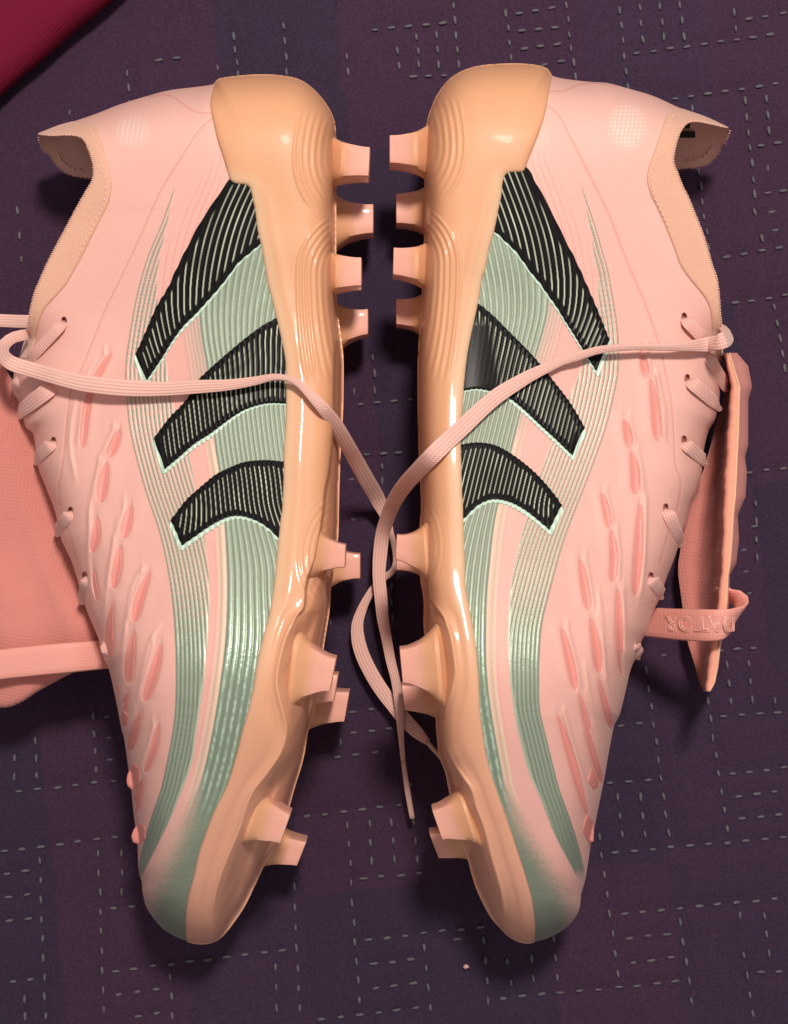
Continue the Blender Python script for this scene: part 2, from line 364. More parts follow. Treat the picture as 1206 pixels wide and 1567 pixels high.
# crimson cloth at the upper left corner
def build_cloth():
    m = weave(mat('crimson_cloth', (0.145, 0.007, 0.027), rough=0.8, bump=[(300, 0.3, 0.0006)], sheen=0.0, spec=0.1, noisecol=0.08), 330, 0.4, 0.0003, 0.8)
    e0 = np.array(unproj(152, -15, 0.02)); e1 = np.array(unproj(-140, 243, 0.02)); d = (e1-e0); nrm = np.array((-d[1], d[0])); nrm /= np.linalg.norm(nrm)
    if nrm[0] > 0: nrm = -nrm
    e0 = e0-d*0.6; e1 = e1+d*0.6
    prof = [(0.30, 0.0), (0.05, 0.0), (0.004, 0.001), (0.0006, 0.004), (0, 0.008), (0.0008, 0.0125), (0.004, 0.016), (0.012, 0.0185), (0.04, 0.021), (0.12, 0.024), (0.30, 0.024)]
    V = []; n = 60
    for k in range(n):
        t = k/(n-1)
        for j, (a, z) in enumerate(prof):
            wob = 0.0003*math.sin(t*17)+0.0002*math.sin(t*41)
            p = e0+(e1-e0)*t+nrm*(a+wob); V.append((p[0], p[1], max(z+0.001*math.sin(t*23+a*30)*(z > 0.01), -0.002)))
    q = len(prof); F = [(i*q+j, i*q+j+1, (i+1)*q+j+1, (i+1)*q+j) for i in range(n-1) for j in range(q-1)]
    o = new_mesh('folded_blanket', V, F, m); o['label'] = 'crimson folded blanket edge lying across the upper left corner'; o['category'] = 'blanket'
build_cloth()

# ------------------------------------------------------------------ a boot
TZ = curve_fn([(100, .031), (200, .034), (350, .033), (500, .033), (700, .036), (900, .042), (1050, .045), (1200, .041), (1350, .034), (1450, .026)])

LEFT = dict(
 mirror=False,
 closed=[(57,205),(90,192),(115,185),(150,173),(180,161),(225,147),(260,138),(300,133),(326,129),(335,121),(370,116),(400,114.5),(430,116),(455,121),(470,129),(485,142),(498,158),(508,176),(513,196),(514,240),(514,290),(514,370),(514,440),(517,480),(522,520),(525,550),(525,600),(524,640),(521,690),(519,740),(518,780),(517,820),(512,860),(506,900),(505,920),(503,940),(499,965),(495,990),(492,1020),(488,1050),(483,1080),(476,1103),(470,1125),(466,1150),(460,1175),(452,1200),(445,1225),(438,1250),(428,1285),(415,1305),(405,1322),(398,1337),(387,1360),(375,1385),(360,1408),(347,1425),(335,1437),(318,1444),(300,1444),(288,1441),(268,1433),(250,1422),(235,1405),(224,1388),(218,1365),(217,1350),(212,1330),(210,1290),(204,1240),(200,1200),(195,1165),(190,1130),(187,1120),(183,1100),(175,1060),(167,1025),(160,1010),(150,975),(135,940),(128,920),(118,885),(110,860),(98,835),(92,820),(85,785),(78,765),(68,740),(60,720),(56,705),(54,685),(50,662),(40,655),(33,632),(28,610),(20,585),(24,560),(32,540),(38,520)],
 near=[(38,520),(45,480),(52,450),(58,435),(71,405),(85,378),(100,350),(117,318),(130,295),(139,280),(142,272),(143,262),(142,250),(138,236),(132,221),(125,211),(115,207.5),(102,206.5),(85,207),(70,207),(57,205)],
 far=[(38,520),(60,500),(90,430),(130,345),(152,300),(150,280),(142,274),(125,272),(110,269),(95,262),(82,248),(75,236),(67,233),(62,222),(57,205)],
 sole=[(331,120),(324,145),(322,160),(325,180),(332,212),(340,237),(350,269),(354,278),(363,282),(375,283),(382,288),(386,304),(390,324),(394,354),(400,379),(404,403),(409,433),(414,452),(422,485),(429,515),(436,552),(437,589),(437,639),(434,689),(433,739),(431,780),(429,792),(424,842),(419,892),(411,942),(402,974),(393,1016),(386,1059),(375,1103),(370,1120),(361,1157),(347,1202),(329,1239),(317,1269),(304,1307),(297,1339),(288,1374),(284,1406),(285,1431),(287,1448)],
 ridge=[(290,507),(370,506),(465,510),(545,510),(650,508),(714,503),(751,496),(790,492),(850,482),(890,468),(928,464),(945,452),(979,436),(1024,425),(1054,424),(1091,433),(1120,438),(1152,429),(1185,407),(1211,387),(1239,375),(1269,366),(1307,350),(1344,336),(1381,327),(1414,325)],
 A=[(285,268),(345,246),(390,227),(440,212),(500,200),(560,192),(600,193),(660,199),(740,219),(820,245),(900,261),(980,268),(1060,269),(1120,264),(1200,248),(1240,235),(1300,217),(1335,212),(1400,205)],
 B=[(285,268.5),(345,255),(390,245),(440,240),(500,245),(560,255),(620,266),(700,289),(760,302),(830,314),(900,320),(960,318),(1040,312),(1120,300),(1160,295),(1200,282),(1250,262),(1295,240),(1325,225),(1350,214)],
 G=[(250,362),(280,352),(320,334),(360,320),(400,311),(440,306),(480,305),(520,309),(560,316),(620,322),(680,329),(740,338),(820,345),(900,348),(980,345),(1060,335),(1120,325),(1180,312),(1240,293),(1314,262),(1369,236),(1400,225),(1445,215)],
 stripes=[
  [(352,274),(330,305),(305,343),(272,407),(257,440),(240,468),(228,495),(215,525),(207,541),(215,562),(225,582),(248,548),(262,525),(280,500),(300,480),(320,458),(335,441),(350,422),(365,402),(385,385),(412,362),(412,270),(380,262)],
  [(450,470),(422,487),(405,496),(385,510),(365,526),(345,543),(320,565),(300,585),(290,605),(274,624),(259,639),(235,671),(244,695),(252,718),(275,699),(298,679),(320,665),(340,650),(355,639),(375,627),(400,619),(420,617),(452,619)],
  [(450,705),(434,706),(409,704),(387,705),(370,708),(350,716),(330,726),(315,738),(300,751),(283,767),(261,796),(270,815),(278,835),(300,820),(320,806),(340,795),(355,790),(370,790),(385,794),(400,801),(415,812),(425,823),(445,845)]],
 corners=[(4,8,9,10,20,21,22), (11,13), (10,12)],
 seams=[[(330,173),(322,173),(299,171),(284,162),(269,151),(254,145),(239,146),(225,148)],
        [(330,176),(304,199),(276,242),(246,291),(224,339),(204,384),(178,438),(159,477),(144,515),(124,564),(109,599),(102,639),(98,689),(93,726),(90,743),(93,776),(104,812),(117,852),(124,880)]],
 swoop=[[(149,547),(125,590),(112,629),(107,670),(109,701),(118,745)],[(183,640),(162,679),(147,726),(137,780),(136,805),(136,880),(144,929),(153,952)],[(184,780),(174,830),(165,880),(163,919)],
        [(228,862),(211,880),(199,912),(193,954),(189,979)],[(246,955),(229,984),(216,1041),(209,1079)],[(200,1045),(188,1060),(183,1100)],[(240,1105),(222,1150),(212,1190)]],
 gills=[([(168,543),(147,580),(133,620),(126,685)],11),([(183,659),(175,680),(167,700)],13),([(163,709),(158,740),(154,768)],15),([(200,773),(195,798),(189,824)],14),([(147,792),(147,820),(141,845)],13),([(143,872),(145,895),(150,919)],8),
        ([(184,836),(180,865),(174,900)],14),([(228,877),(214,915),(205,952)],14),([(172,922),(167,960),(169,1007)],14),([(204,967),(199,1000),(196,1044)],17),([(246,986),(235,1030),(221,1073)],16),([(196,1061),(188,1085),(186,1112)],14),
        ([(216,1088),(205,1120),(199,1148)],15),([(242,1110),(235,1145),(222,1182)],11),([(219,1192),(212,1215),(204,1246)],14)],
 fins=[[(202,1166),(192,1178),(187,1192),(189,1204),(200,1212),(212,1200),(214,1175)],[(209,1258),(199,1268),(194,1281),(197,1290),(209,1294),(222,1284),(222,1264)],[(184,1085),(180,1098),(182,1108),(192,1112),(196,1095)]],
 cpoly=[(50,175),(117,186.5),(135,187),(147,192),(152,207),(159,229),(167,259),(171,282),(167,309),(154,336),(140,364),(125,394),(110,421),(98,440),(75,465),(65,480),(58,502),(50,532),(43,549),(0,549),(0,175)],
 patch=(203,202,34,30,0),
 studs=[((566,230),(564,276),(508,196),(503,302),.056),((553,397),(553,442),(500,368),(500,472),.055),((529,832),(528,868),(480,785),(462,905),.060),((515,1004),(505,1056),(446,925),(428,1116),.064),((446,1240),(430,1286),(398,1178),(360,1302),.058),
        ((571,316),(571,362),(508,284),(508,400),.020),((563,475),(563,515),(506,446),(514,560),.020),((551,846),(551,885),(508,815),(498,915),.024),((535,1055),(527,1102),(488,1035),(466,1125),.022),((470,1282),(455,1320),(434,1255),(395,1332),.024),((518,1029),(511,1071),(480,1010),(462,1095),.044)],
 eyelets=[(98,492),(82,676),(108,783),(130,882)],
)
def mx(L): return [(1206-a, b) for a, b in L]
RIGHT = dict(
 mirror=True,
 closed=[(88,197),(106,188),(131,177),(166,165),(206,147),(246,135),(276,127),(306,125),(346,120),(362,115),(368,106),(381,101),(406,98),(436,98),(471,101),(496,108),(516,120),(528,133),(538,148),(543,160),(549,175),(554,200),(556,240),(556,280),(555,316),(556,360),(558,400),(560,450),(563,500),(566,560),(566,620),(565,669),(564,706),(562,743),(561,780),(563,805),(564,850),(562,887),(557,919),(557,959),(553,990),(547,1020),(541,1055),(539,1090),(537,1126),(533,1157),(524,1182),(519,1207),(512,1240),(503,1275),(490,1314),(484,1336),(477,1359),(467,1381),(454,1404),(439,1421),(427,1433),(412,1441),(397,1443.5),(388,1441),(371,1437),(356,1430),(336,1417),(323,1400),(318,1385),(317,1370),(310,1345),(306,1320),(301,1290),(291,1240),(281,1190),(274,1150),(266,1110),(258,1095),(249,1060),(241,1025),(231,1003),(226,985),(216,965),(206,935),(196,915),(186,885),(176,860),(169,840),(158,805),(150,775),(141,755),(133,730),(131,712),(129,690),(126,675),(121,658),(113,645),(108,628),(104,600),(102,570),(100,545),(100,520)],
 near=[(100,520),(102,495),(104,470),(106,445),(109,425),(116,405),(123,380),(131,355),(141,330),(151,305),(161,285),(169,264),(173,255),(175,247),(174,235),(171,220),(166,205),(159,193),(151,187),(136,186),(116,190),(100,194),(88,197)],
 far=[(100,520),(118,470),(135,410),(170,320),(184,280),(176,264),(168,260),(155,258),(141,257),(123,252),(111,241),(104,232),(103,223),(96,219),(88,197)],
 sole=[(361,104),(362,120),(366,142),(372,175),(381,204),(391,229),(400,252),(404,262),(411,264),(421,264),(431,267),(436,279),(438,299),(443,324),(449,354),(456,378),(463,413),(468,427),(474,465),(483,507),(490,544),(495,589),(498,631),(500,681),(499,718),(498,758),(497,767),(496,810),(494,859),(493,897),(484,946),(477,989),(473,1034),(471,1083),(467,1120),(458,1170),(442,1219),(427,1262),(414,1302),(402,1339),(392,1376),(388,1406),(387,1428),(388,1448)],
 ridge=[(780,560),(830,556),(870,552),(884,549),(915,547),(928,539),(944,527),(971,517),(999,512),(1029,509),(1053,514),(1083,524),(1110,527),(1135,526),(1165,514),(1187,499),(1209,484),(1234,477),(1269,464),(1309,454),(1344,444),(1374,437),(1406,434)],
 A=[(262,322),(290,314),(345,295),(390,282),(420,274),(500,261),(560,259),(600,265),(660,280),(740,309),(785,327),(835,345),(900,363),(954,376),(1000,380),(1034,381),(1083,380),(1120,372),(1165,361),(1207,350),(1249,335),(1289,322),(1331,312),(1351,312),(1400,306)],
 B=[(262,322.5),(300,313),(345,304),(390,297),(440,291),(500,296),(560,316),(580,323),(620,340),(694,367),(727,380),(795,402),(869,420),(919,426),(971,428),(1034,426),(1100,417),(1120,413),(1180,397),(1227,377),(1277,357),(1319,335),(1356,316)],
 G=[(250,418),(280,406),(320,391),(360,378),(400,370),(440,366),(480,368),(520,378),(560,390),(620,406),(680,421),(740,436),(800,449),(860,456),(920,461),(1000,462),(1060,458),(1120,449),(1180,438),(1207,432),(1269,407),(1319,375),(1364,347),(1394,332),(1445,318)],
 stripes=[
  mx([(760,240),(806,256),(820,280),(840,315),(862,361),(881,398),(900,440),(915,475),(933,520),(922,545),(913,569),(891,533),(875,507),(864,490),(852,470),(839,452),(824,430),(814,419),(791,387),(775,371),(759,356),(730,335)]),
  mx([(705,450),(729,462),(754,482),(774,502),(804,532),(824,554),(849,585),(874,618),(895,654),(884,676),(876,697),(849,671),(824,648),(804,629),(782,611),(765,603),(749,598),(729,595),(709,598),(690,600)]),
  mx([(690,684),(707,680),(729,677),(754,680),(774,689),(799,706),(824,728),(849,757),(860,773),(850,792),(841,811),(821,794),(801,779),(779,768),(756,764),(739,769),(727,777),(710,794),(690,815)])],
 corners=[(0,1,8,10,21), (8,10), (8,10)],
 seams=[mx([(838,140),(865,138),(885,130),(905,127),(925,128),(945,131)]),
        mx([(836,160),(855,175),(877,217),(905,274),(935,336),(957,394),(977,440),(992,477),(1007,520),(1019,569),(1027,609),(1032,664),(1034,709),(1042,738),(1037,775),(1022,820),(1009,864)])],
 swoop=[mx([(980,700),(986,760),(987,850),(980,910),(972,938)]),mx([(946,880),(954,930),(956,984),(952,1046)]),mx([(915,895),(922,959),(927,1029),(932,1058)]),mx([(1002,560),(1016,620),(1018,680)]),mx([(894,1010),(902,1060),(915,1120),(928,1180)]),mx([(862,1080),(880,1150),(900,1215)])],
 gills=[(mx(a), b) for a, b in [([(983,538),(986,558),(990,578)],11),([(997,582),(1003,625),(1007,675)],13),([(956,644),(961,664),(963,685)],12),([(967,692),(972,722),(972,756)],13),([(921,756),(928,780),(932,808)],10),([(980,772),(977,840),(972,912)],13),
        ([(936,813),(940,850),(938,891)],12),([(888,856),(895,895),(901,934)],12),([(946,902),(948,965),(952,1032)],12),([(905,946),(912,985),(917,1030)],14),([(860,962),(872,1010),(881,1056)],12),([(918,1041),(926,1075),(936,1115)],12),
        ([(888,1064),(903,1125),(921,1198)],14),([(854,1096),(876,1165),(898,1246)],12),([(900,1120),(908,1150),(917,1185)],8)]],
 fins=[mx([(900,1245),(912,1253),(915,1270),(914,1290),(904,1291),(893,1270)]),mx([(908,1170),(920,1192),(921,1205),(912,1210),(900,1195)])],
 cpoly=[(80,150),(162,166),(172,168),(182,171),(188,180),(194,200),(204,229),(213,254),(216,274),(212,294),(202,316),(189,344),(177,374),(165,406),(150,428),(140,440),(125,460),(118,482),(116,515),(113,545),(60,549),(60,150)],
 patch=(246,193,36,44,1),
 studs=[((609,212),(609,256),(552,176),(548,294),.056),((603,382),(604,425),(552,356),(552,462),.055),((598,817),(600,856),(552,785),(540,908),.060),((594,990),(589,1043),(530,928),(516,1108),.064),((545,1234),(529,1280),(500,1185),(460,1306),.058),
        ((599,300),(599,347),(550,275),(552,372),.020),((599,460),(599,500),(556,440),(560,525),.020),((597,828),(599,872),(556,805),(548,898),.030),((591,1045),(586,1085),(545,1030),(530,1108),.024),((549,1270),(534,1309),(512,1255),(484,1318),.024)],
 eyelets=[(159,486),(154,580),(159,674),(187,778),(210,883)],
)

class Boot:
    def __init__(s, D, root):
        s.D = D; s.root = root; s.mir = D['mirror']
        clo = catmull(D['closed'], step=9); near = catmull(D['near'], step=5); far = catmull(D['far'], step=5)
        s.top_poly = np.concatenate([clo, near[1:-1]]); s.bot_poly = np.concatenate([clo, far[1:-1]]); s.near = near; s.far = far; s.clo = clo
        s.solecurve = catmull(D['sole'], step=6)
        s.fA, s.fB, s.fG = curve_fn(D['A']), curve_fn(D['B']), curve_fn(D['G'])
        sc = s.solecurve; o = np.argsort(sc[:, 1]); s.fD = lambda y: np.interp(y, sc[o, 1], sc[o, 0])
        hs = [(60, D['sole'][13][0]-22), (200, D['sole'][13][0]-14)]+[(p[1], p[0]) for p in D['sole'] if p[1] > 300]; s.fDs = curve_fn(hs)
        s.fR = curve_fn(D['ridge']); s.r0 = D['ridge'][0][0]
        xs = s.top_poly[:, 0]; ys = s.top_poly[:, 1]
        s.g = g = Grid(min(xs)-12, max(xs)+12, min(ys)-12, max(ys)+12, 2.0)
        s.s_top = sdf_poly(g.X, g.Y, s.top_poly); s.s_bot = sdf_poly(g.X, g.Y, s.bot_poly)
        s.s_clo = sdf_poly(g.X, g.Y, clo)                  # closed body outline, straight chord across the collar
        dc, _ = seg_dist(g.X, g.Y, clo, False)             # distance to the closed rim only
        s.dp = np.where(s.s_clo < 0, dc, -dc).astype(np.float32)
        ch = inside(g.X, g.Y, s.bot_poly) | inside(g.X, g.Y, s.top_poly)
        s.dp = np.where(ch, dc, s.dp)
        # sole area: right of the sole curve
        rp = [(s.solecurve[-1][0], 1480), (900, 1480), (900, 60), (s.solecurve[0][0], 60)]
        s.sole_poly = np.concatenate([s.solecurve, np.array(rp, float)])
        dS, _ = seg_dist(g.X, g.Y, s.solecurve, False)
        s.s_sole = np.where(inside(g.X, g.Y, s.sole_poly), -dS, dS)
    def prof(s, m, y):
        d = np.maximum(s.g.sample(s.dp, m, y), 0); d = d*d/(d+2.5)
        lam = 24+36*sm(0, 130, s.fDs(y)-m)
        heel = sm(330, 200, y); lam = lam*(1-heel)+np.maximum(lam, 42)*heel
        toe = sm(1280, 1430, y); lam = lam*(1-toe)+np.maximum(lam, 46)*toe
        f = np.sqrt(np.maximum(1-np.exp(-2*d/lam), 0))
        T = TZ(y)*(1-0.27*sm(0, 330, s.fDs(y)-m))
        return T*f
    def zmid(s, y): return TZ(y)+0.003
    def H(s, m, y): return s.zmid(y)+s.prof(m, y)
    def world(s, m, y, z):
        px = 1206-m if s.mir else m
        X, Y = unproj(px, y, z); return np.stack([X, Y, z+0*X], -1)
    def zsurf_px(s, px, y):
        m = 1206-px if s.mir else px; return s.H(m, y)
    def fix(s, faces):
        return [f[::-1] for f in faces] if s.mir else faces
    def add_sheet(s, name, verts2, faces, bnd, z, mats, cols, parent, skirt=0.0, zlow=None, extra=None):
        V = s.world(verts2[:, 0], verts2[:, 1], z); faces = list(faces); C = cols
        if skirt:
            bi = sorted({a for e in bnd for a in e}); mp = {a: len(V)+k for k, a in enumerate(bi)}
            P2 = verts2[bi]; z2 = z[bi]-skirt if zlow is None else np.minimum(zlow(P2[:, 0], P2[:, 1]), z[bi]-skirt)
            if zlow is not None: z2 = np.where(s.g.sample(s.dp, P2[:, 0], P2[:, 1]) > 4, z[bi]-skirt, z2)
            V = np.concatenate([V, s.world(P2[:, 0], P2[:, 1], z2)])
            faces += [[b, a, mp[a], mp[b]] for a, b in bnd]
            if C is not None: C = np.concatenate([C, C[bi]])
        if extra:
            v2, f2, z2, c2 = extra; n = len(V); V = np.concatenate([V, s.world(v2[:, 0], v2[:, 1], z2)])
            faces += [[q+n for q in f[::-1]] for f in f2]; C = np.concatenate([C, c2])
        return new_mesh(name, V, s.fix(faces), mats, parent, C)
    # ---- details shared by colour and relief
    def ribphase(s, m, y):
        sp = 10.2-2.9*sm(360, 640, y)+2.5*sm(760, 880, y)+1.0*sm(890, 1000, y); return (m-s.fG(y))/sp
    def relief(s, m, y):
        """height added to the smooth body (metres) and the colour of the upper"""
        g = s.g; D = s.D
        A, B, G, Dd = s.fA(y), s.fB(y), s.fG(y), s.fD(y)
        h = np.zeros_like(m); n = len(m)
        nz = vnoise(m*0.02, y*0.02)
        col = PINK[None]*(1+0.05*(nz-.5))[:, None]; gl = np.zeros(n)
        def mixc(c, a):
            nonlocal col; a = np.clip(a, 0, 1)[:, None]; col = col*(1-a)+np.asarray(c)*a
        # paler pink towards the ankle
        mixc((0.76, 0.48, 0.405), 0.45*sm(420, 200, y))
        # pink corded lines beside the first stripe
        L2 = np.interp(y, [p[1] for p in D['seams'][1]], [p[0] for p in D['seams'][1]])
        ph = (m-G)/10.5; r = 0.5-0.5*np.cos(2*np.pi*ph)
        k = sm(40, 60, m-L2)*sm(210, 260, y)*sm(500, 430, y)*sm(-2, 6, m-B)
        mixc(PINKD*1.1, k*sm(0.82, 0.97, r)*0.45); h -= 0.00012*k*sm(0.75, 1.0, r)
        # first band of fine lines
        inb = sm(-0.8, 0.8, m-A)*sm(-0.8, 0.8, B-m)*sm(285 if not s.mir else 262, 300, y)*sm(1352, 1325, y)
        p1 = (m-A)/6.6; r1 = 0.5-0.5*np.cos(2*np.pi*p1); full = sm(860, 1000, y)
        upper = np.where(r1 < 0.5, 1.0, 0.0)*(1-full)+full
        r1s = sm(0.62, 0.38, r1)*(1-full)+full
        mixc((0.54, 0.41, 0.30), inb*sm(700, 860, y)*(1-full)*0.65)
        mixc(GREEN*0.95, inb*r1s)
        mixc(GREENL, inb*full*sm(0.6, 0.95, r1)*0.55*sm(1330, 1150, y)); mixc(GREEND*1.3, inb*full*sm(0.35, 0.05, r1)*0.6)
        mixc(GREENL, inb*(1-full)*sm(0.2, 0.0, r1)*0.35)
        h += inb*0.00022*r1; gl = np.maximum(gl, inb*r1s*0.6)
        # beige braided strip before the broad ribbed field
        bw = -30+15*sm(600, 680, y); bz = sm(bw, bw+3, m-G)*sm(1, -1, m-G)*sm(440, 470, y)*sm(1260, 1180, y)
        fine = 0.5-0.5*np.cos(2*np.pi*(m-G)/5.5)
        diag = 0.5+0.5*np.sin((y+1.6*m)*1.4)
        w_ = sm(bw, -2, m-G)
        low = sm(640, 700, y)
        mixc(GREEN*1.08, (1-low)*bz*(0.25+0.55*w_)*(0.35+0.65*fine)*(0.75+0.25*diag)); h += (1-low)*bz*(0.00012*fine+0.00005*diag)
        og = m-G; mixc((0.70, 0.57, 0.42), low*bz*0.75)
        zig = np.exp(-((og+7.5+1.1*np.sin(y*1.35))/1.7)**2); mixc((0.47, 0.31, 0.23), low*bz*zig*0.75); h += low*bz*0.00018*np.cos(2*np.pi*(og+7.5)/15)
        mixc(PINKD*1.1, 0.35*low*np.exp(-((og+17)/1.0)**2)*sm(1200, 1100, y))
        # lines running through the pink gap high up
        up = sm(640, 600, y)*sm(440, 470, y)*sm(0, 3, m-B)*sm(-26, -30, m-G)
        mixc(PINKD*1.15, up*sm(0.8, 1.0, fine)*0.35)
        # broad green ribbed field
        soft = 1.0+26*sm(1170, 1280, y)
        dith = (vnoise(m*0.5, y*0.9)-.5)*sm(1150, 1260, y)*0.30+(0.5+0.5*np.sin((m*0.8+y*0.25)*2.0)-.5)*0.25*sm(1150, 1260, y)
        gf = sm(-1, 1, (m-G)/soft+dith*1.6)*sm(250, 262, y)
        p = s.ribphase(m, y); r = 0.5-0.5*np.cos(2*np.pi*p); rf = 1-sm(1190, 1270, y)
        mint = sm(880, 1010, y)
        gc = GREEN*(1-0.25*mint[:, None])+np.array((0.30, 0.52, 0.36))*0.25*mint[:, None]
        tg = sm(1200, 1330, y)[:, None]; gc = gc*(1-tg*0.6)+np.array((0.255, 0.285, 0.215))*tg*0.6
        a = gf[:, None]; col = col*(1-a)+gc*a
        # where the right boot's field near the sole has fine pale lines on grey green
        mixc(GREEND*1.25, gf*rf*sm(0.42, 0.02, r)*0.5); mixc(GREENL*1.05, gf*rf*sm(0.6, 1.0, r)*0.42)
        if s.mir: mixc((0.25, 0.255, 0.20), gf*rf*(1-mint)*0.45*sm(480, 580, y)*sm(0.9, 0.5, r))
        mixc((0.62, 0.72, 0.56), 0.7*np.exp(-((m-B+1.6)/1.3)**2)*sm(880, 960, y)*sm(1290, 1200, y))  # highlight along the band's inner edge, painted into the colour
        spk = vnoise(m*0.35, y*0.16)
        mixc((0.56, 0.74, 0.60), gf*rf*mint*sm(0.45, 0.9, r)*sm(0.3, 0.7, spk)*0.8)  # patchy mint shine on the rib crests, painted as colour
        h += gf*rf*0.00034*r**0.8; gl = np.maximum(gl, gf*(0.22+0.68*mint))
        # toe: faint horizontal brushing
        tb = sm(1250, 1330, y)*gf; mixc(GREEND, tb*0.25*vnoise(m*0.04, y*0.5))
        # seams
        for sp_ in D['seams']:
            dd, _ = seg_dist(m, y, catmull(sp_, step=8), False)
            mixc(PINKD*0.95, 0.62*np.exp(-(dd/1.1)**2)); h -= 0.00030*np.exp(-(dd/1.3)**2)
        for sp_ in D['swoop']:
            dd, pr = seg_dist(m, y, catmull(sp_, step=8), False)
            e = np.exp(-(dd/3.6)**2)*np.minimum(1, 6*np.minimum(pr+.02, 1.02-pr)); h += 0.00055*e; mixc((0.84, 0.50, 0.42), 0.3*np.exp(-(dd/2)**2))
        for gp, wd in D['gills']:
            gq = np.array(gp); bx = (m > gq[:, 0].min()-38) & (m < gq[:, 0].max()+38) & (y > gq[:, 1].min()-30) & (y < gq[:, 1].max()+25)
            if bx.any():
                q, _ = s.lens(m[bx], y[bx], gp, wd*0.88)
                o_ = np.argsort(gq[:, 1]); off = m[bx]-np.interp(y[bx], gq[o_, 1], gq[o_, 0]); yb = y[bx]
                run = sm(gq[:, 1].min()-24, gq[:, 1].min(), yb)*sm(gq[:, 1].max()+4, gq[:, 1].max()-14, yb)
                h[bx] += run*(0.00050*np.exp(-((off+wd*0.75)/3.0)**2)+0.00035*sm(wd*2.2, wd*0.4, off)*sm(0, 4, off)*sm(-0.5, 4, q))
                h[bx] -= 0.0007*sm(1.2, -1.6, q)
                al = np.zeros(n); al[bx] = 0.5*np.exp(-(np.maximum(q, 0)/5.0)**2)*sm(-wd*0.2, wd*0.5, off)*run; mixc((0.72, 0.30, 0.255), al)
        # printed dots on the ankle
        cx, cy, ra, rb, kind = D['patch']; e = ((m-cx)/ra)**2+((y-cy)/rb)**2
        ms = sm(1.0, 0.15, e)*(0.7+0.3*vnoise(m*0.12, y*0.12))
        xx = (m-cx)+(y-cy)*0.16*(-1 if kind else 1); yy = (y-cy)
        ln = sm(-.1, .7, np.cos(2*np.pi*xx/(6.6 if kind else 7.6)))*(sm(-0.4, .5, np.cos(2*np.pi*yy/6.0)) if kind else (0.6+0.4*np.cos(2*np.pi*yy/4)))
        mixc((0.84, 0.82, 0.72) if kind else (0.74, 0.74, 0.66), ms*(0.15+0.85*ln)*(0.8 if kind else 0.65))
        # darker eyelet holes
        for ex, ey in D['eyelets']:
            e = ((m-ex)/4.2)**2+((y-ey)/7.5)**2; h -= 0.002*sm(1.0, 0.5, e); mixc((0.34, 0.12, 0.10), sm(1.15, 0.8, e))
        # scalloped lacing edge: slight puckers
        return h, np.concatenate([col, gl[:, None]], 1)
    def lens(s, m, y, gp, wd):
        P = catmull(gp, step=5); d, t = seg_dist(m, y, P, False)
        t = np.clip(t, 0, 1); r = 0.5*wd*(t+1e-6)**0.62*(1-t+1e-6)**0.36/0.53
        return d-r-0.2, t
    def build(s):
        D = s.D; g = s.g; root = s.root
        # upper: near side at full detail, far side coarse, joined into one shell
        g1 = Grid(g.x[0], g.x[-1], g.y[0], g.y[-1], 1.3)
        F = np.maximum(g.sample(s.s_top, g1.X, g1.Y), -(g.sample(s.s_sole, g1.X, g1.Y)+9))
        v, f, b = march(g1, F); h, c = s.relief(v[:, 0], v[:, 1]); z = s.H(v[:, 0], v[:, 1])
        fade = sm(0, 6, g.sample(s.dp, v[:, 0], v[:, 1])); z = z+h*fade
        g2 = Grid(g.x[0], g.x[-1], g.y[0], g.y[-1], 4.0)
        v2, f2, b2 = march(g2, g.sample(s.s_bot, g2.X, g2.Y)+0.6); z2 = s.zmid(v2[:, 1])-s.prof(v2[:, 0], v2[:, 1])
        liner = np.tile(np.array([0.84, 0.50, 0.40, 0.0]), (len(v2), 1)); c2 = np.where((v2[:, 1] < 560)[:, None], liner, np.array([*PINK, 0.0]))
        s.add_sheet('upper', v, f, b, z, M['upper'], c, root, skirt=0.0016, zlow=lambda m, y: np.where(y > 560, s.zmid(y)-0.004, 1.0), extra=(v2, f2, z2, c2))
        # gills
        for gp, wd in D['gills']:
            q = np.array(gp); gg = Grid(q[:, 0].min()-12, q[:, 0].max()+12, q[:, 1].min()-8, q[:, 1].max()+8, 1.5)
            Fq, _ = s.lens(gg.X, gg.Y, gp, wd*0.78); Fq = np.maximum(Fq, g.sample(s.s_top, gg.X, gg.Y)+1)
            if (Fq < 0).sum() < 6: continue
            vv, ff, bb = march(gg, Fq); qd, _ = s.lens(vv[:, 0], vv[:, 1], gp, wd*0.78)
            s.add_sheet('gill', vv, ff, bb, s.H(vv[:, 0], vv[:, 1])-0.00022-0.00045*sm(0, -5, qd), M['gill'], None, root, skirt=0.0012)
        # coral fins that stand out past the edge
        for P in D['fins']:
            P = np.array(P, float); P = P.mean(0)+(P-P.mean(0))*np.array((0.78, 0.92))+np.array((4.0, 0)); P = smoothpoly(P); gg = Grid(P[:, 0].min()-4, P[:, 0].max()+4, P[:, 1].min()-4, P[:, 1].max()+4, 1.6)
            Fq = sdf_poly(gg.X, gg.Y, P); vv, ff, bb = march(gg, Fq); qd = -np.minimum(g_s(gg, Fq, vv), 0)
            base = np.maximum(s.H(vv[:, 0], vv[:, 1]), s.zmid(vv[:, 1])+0.009)
            zz = base+0.0010*np.sqrt(1-np.exp(-qd/3.0))
            s.add_sheet('fin', vv, ff, bb, zz, M['gill'], None, root, skirt=0.006)
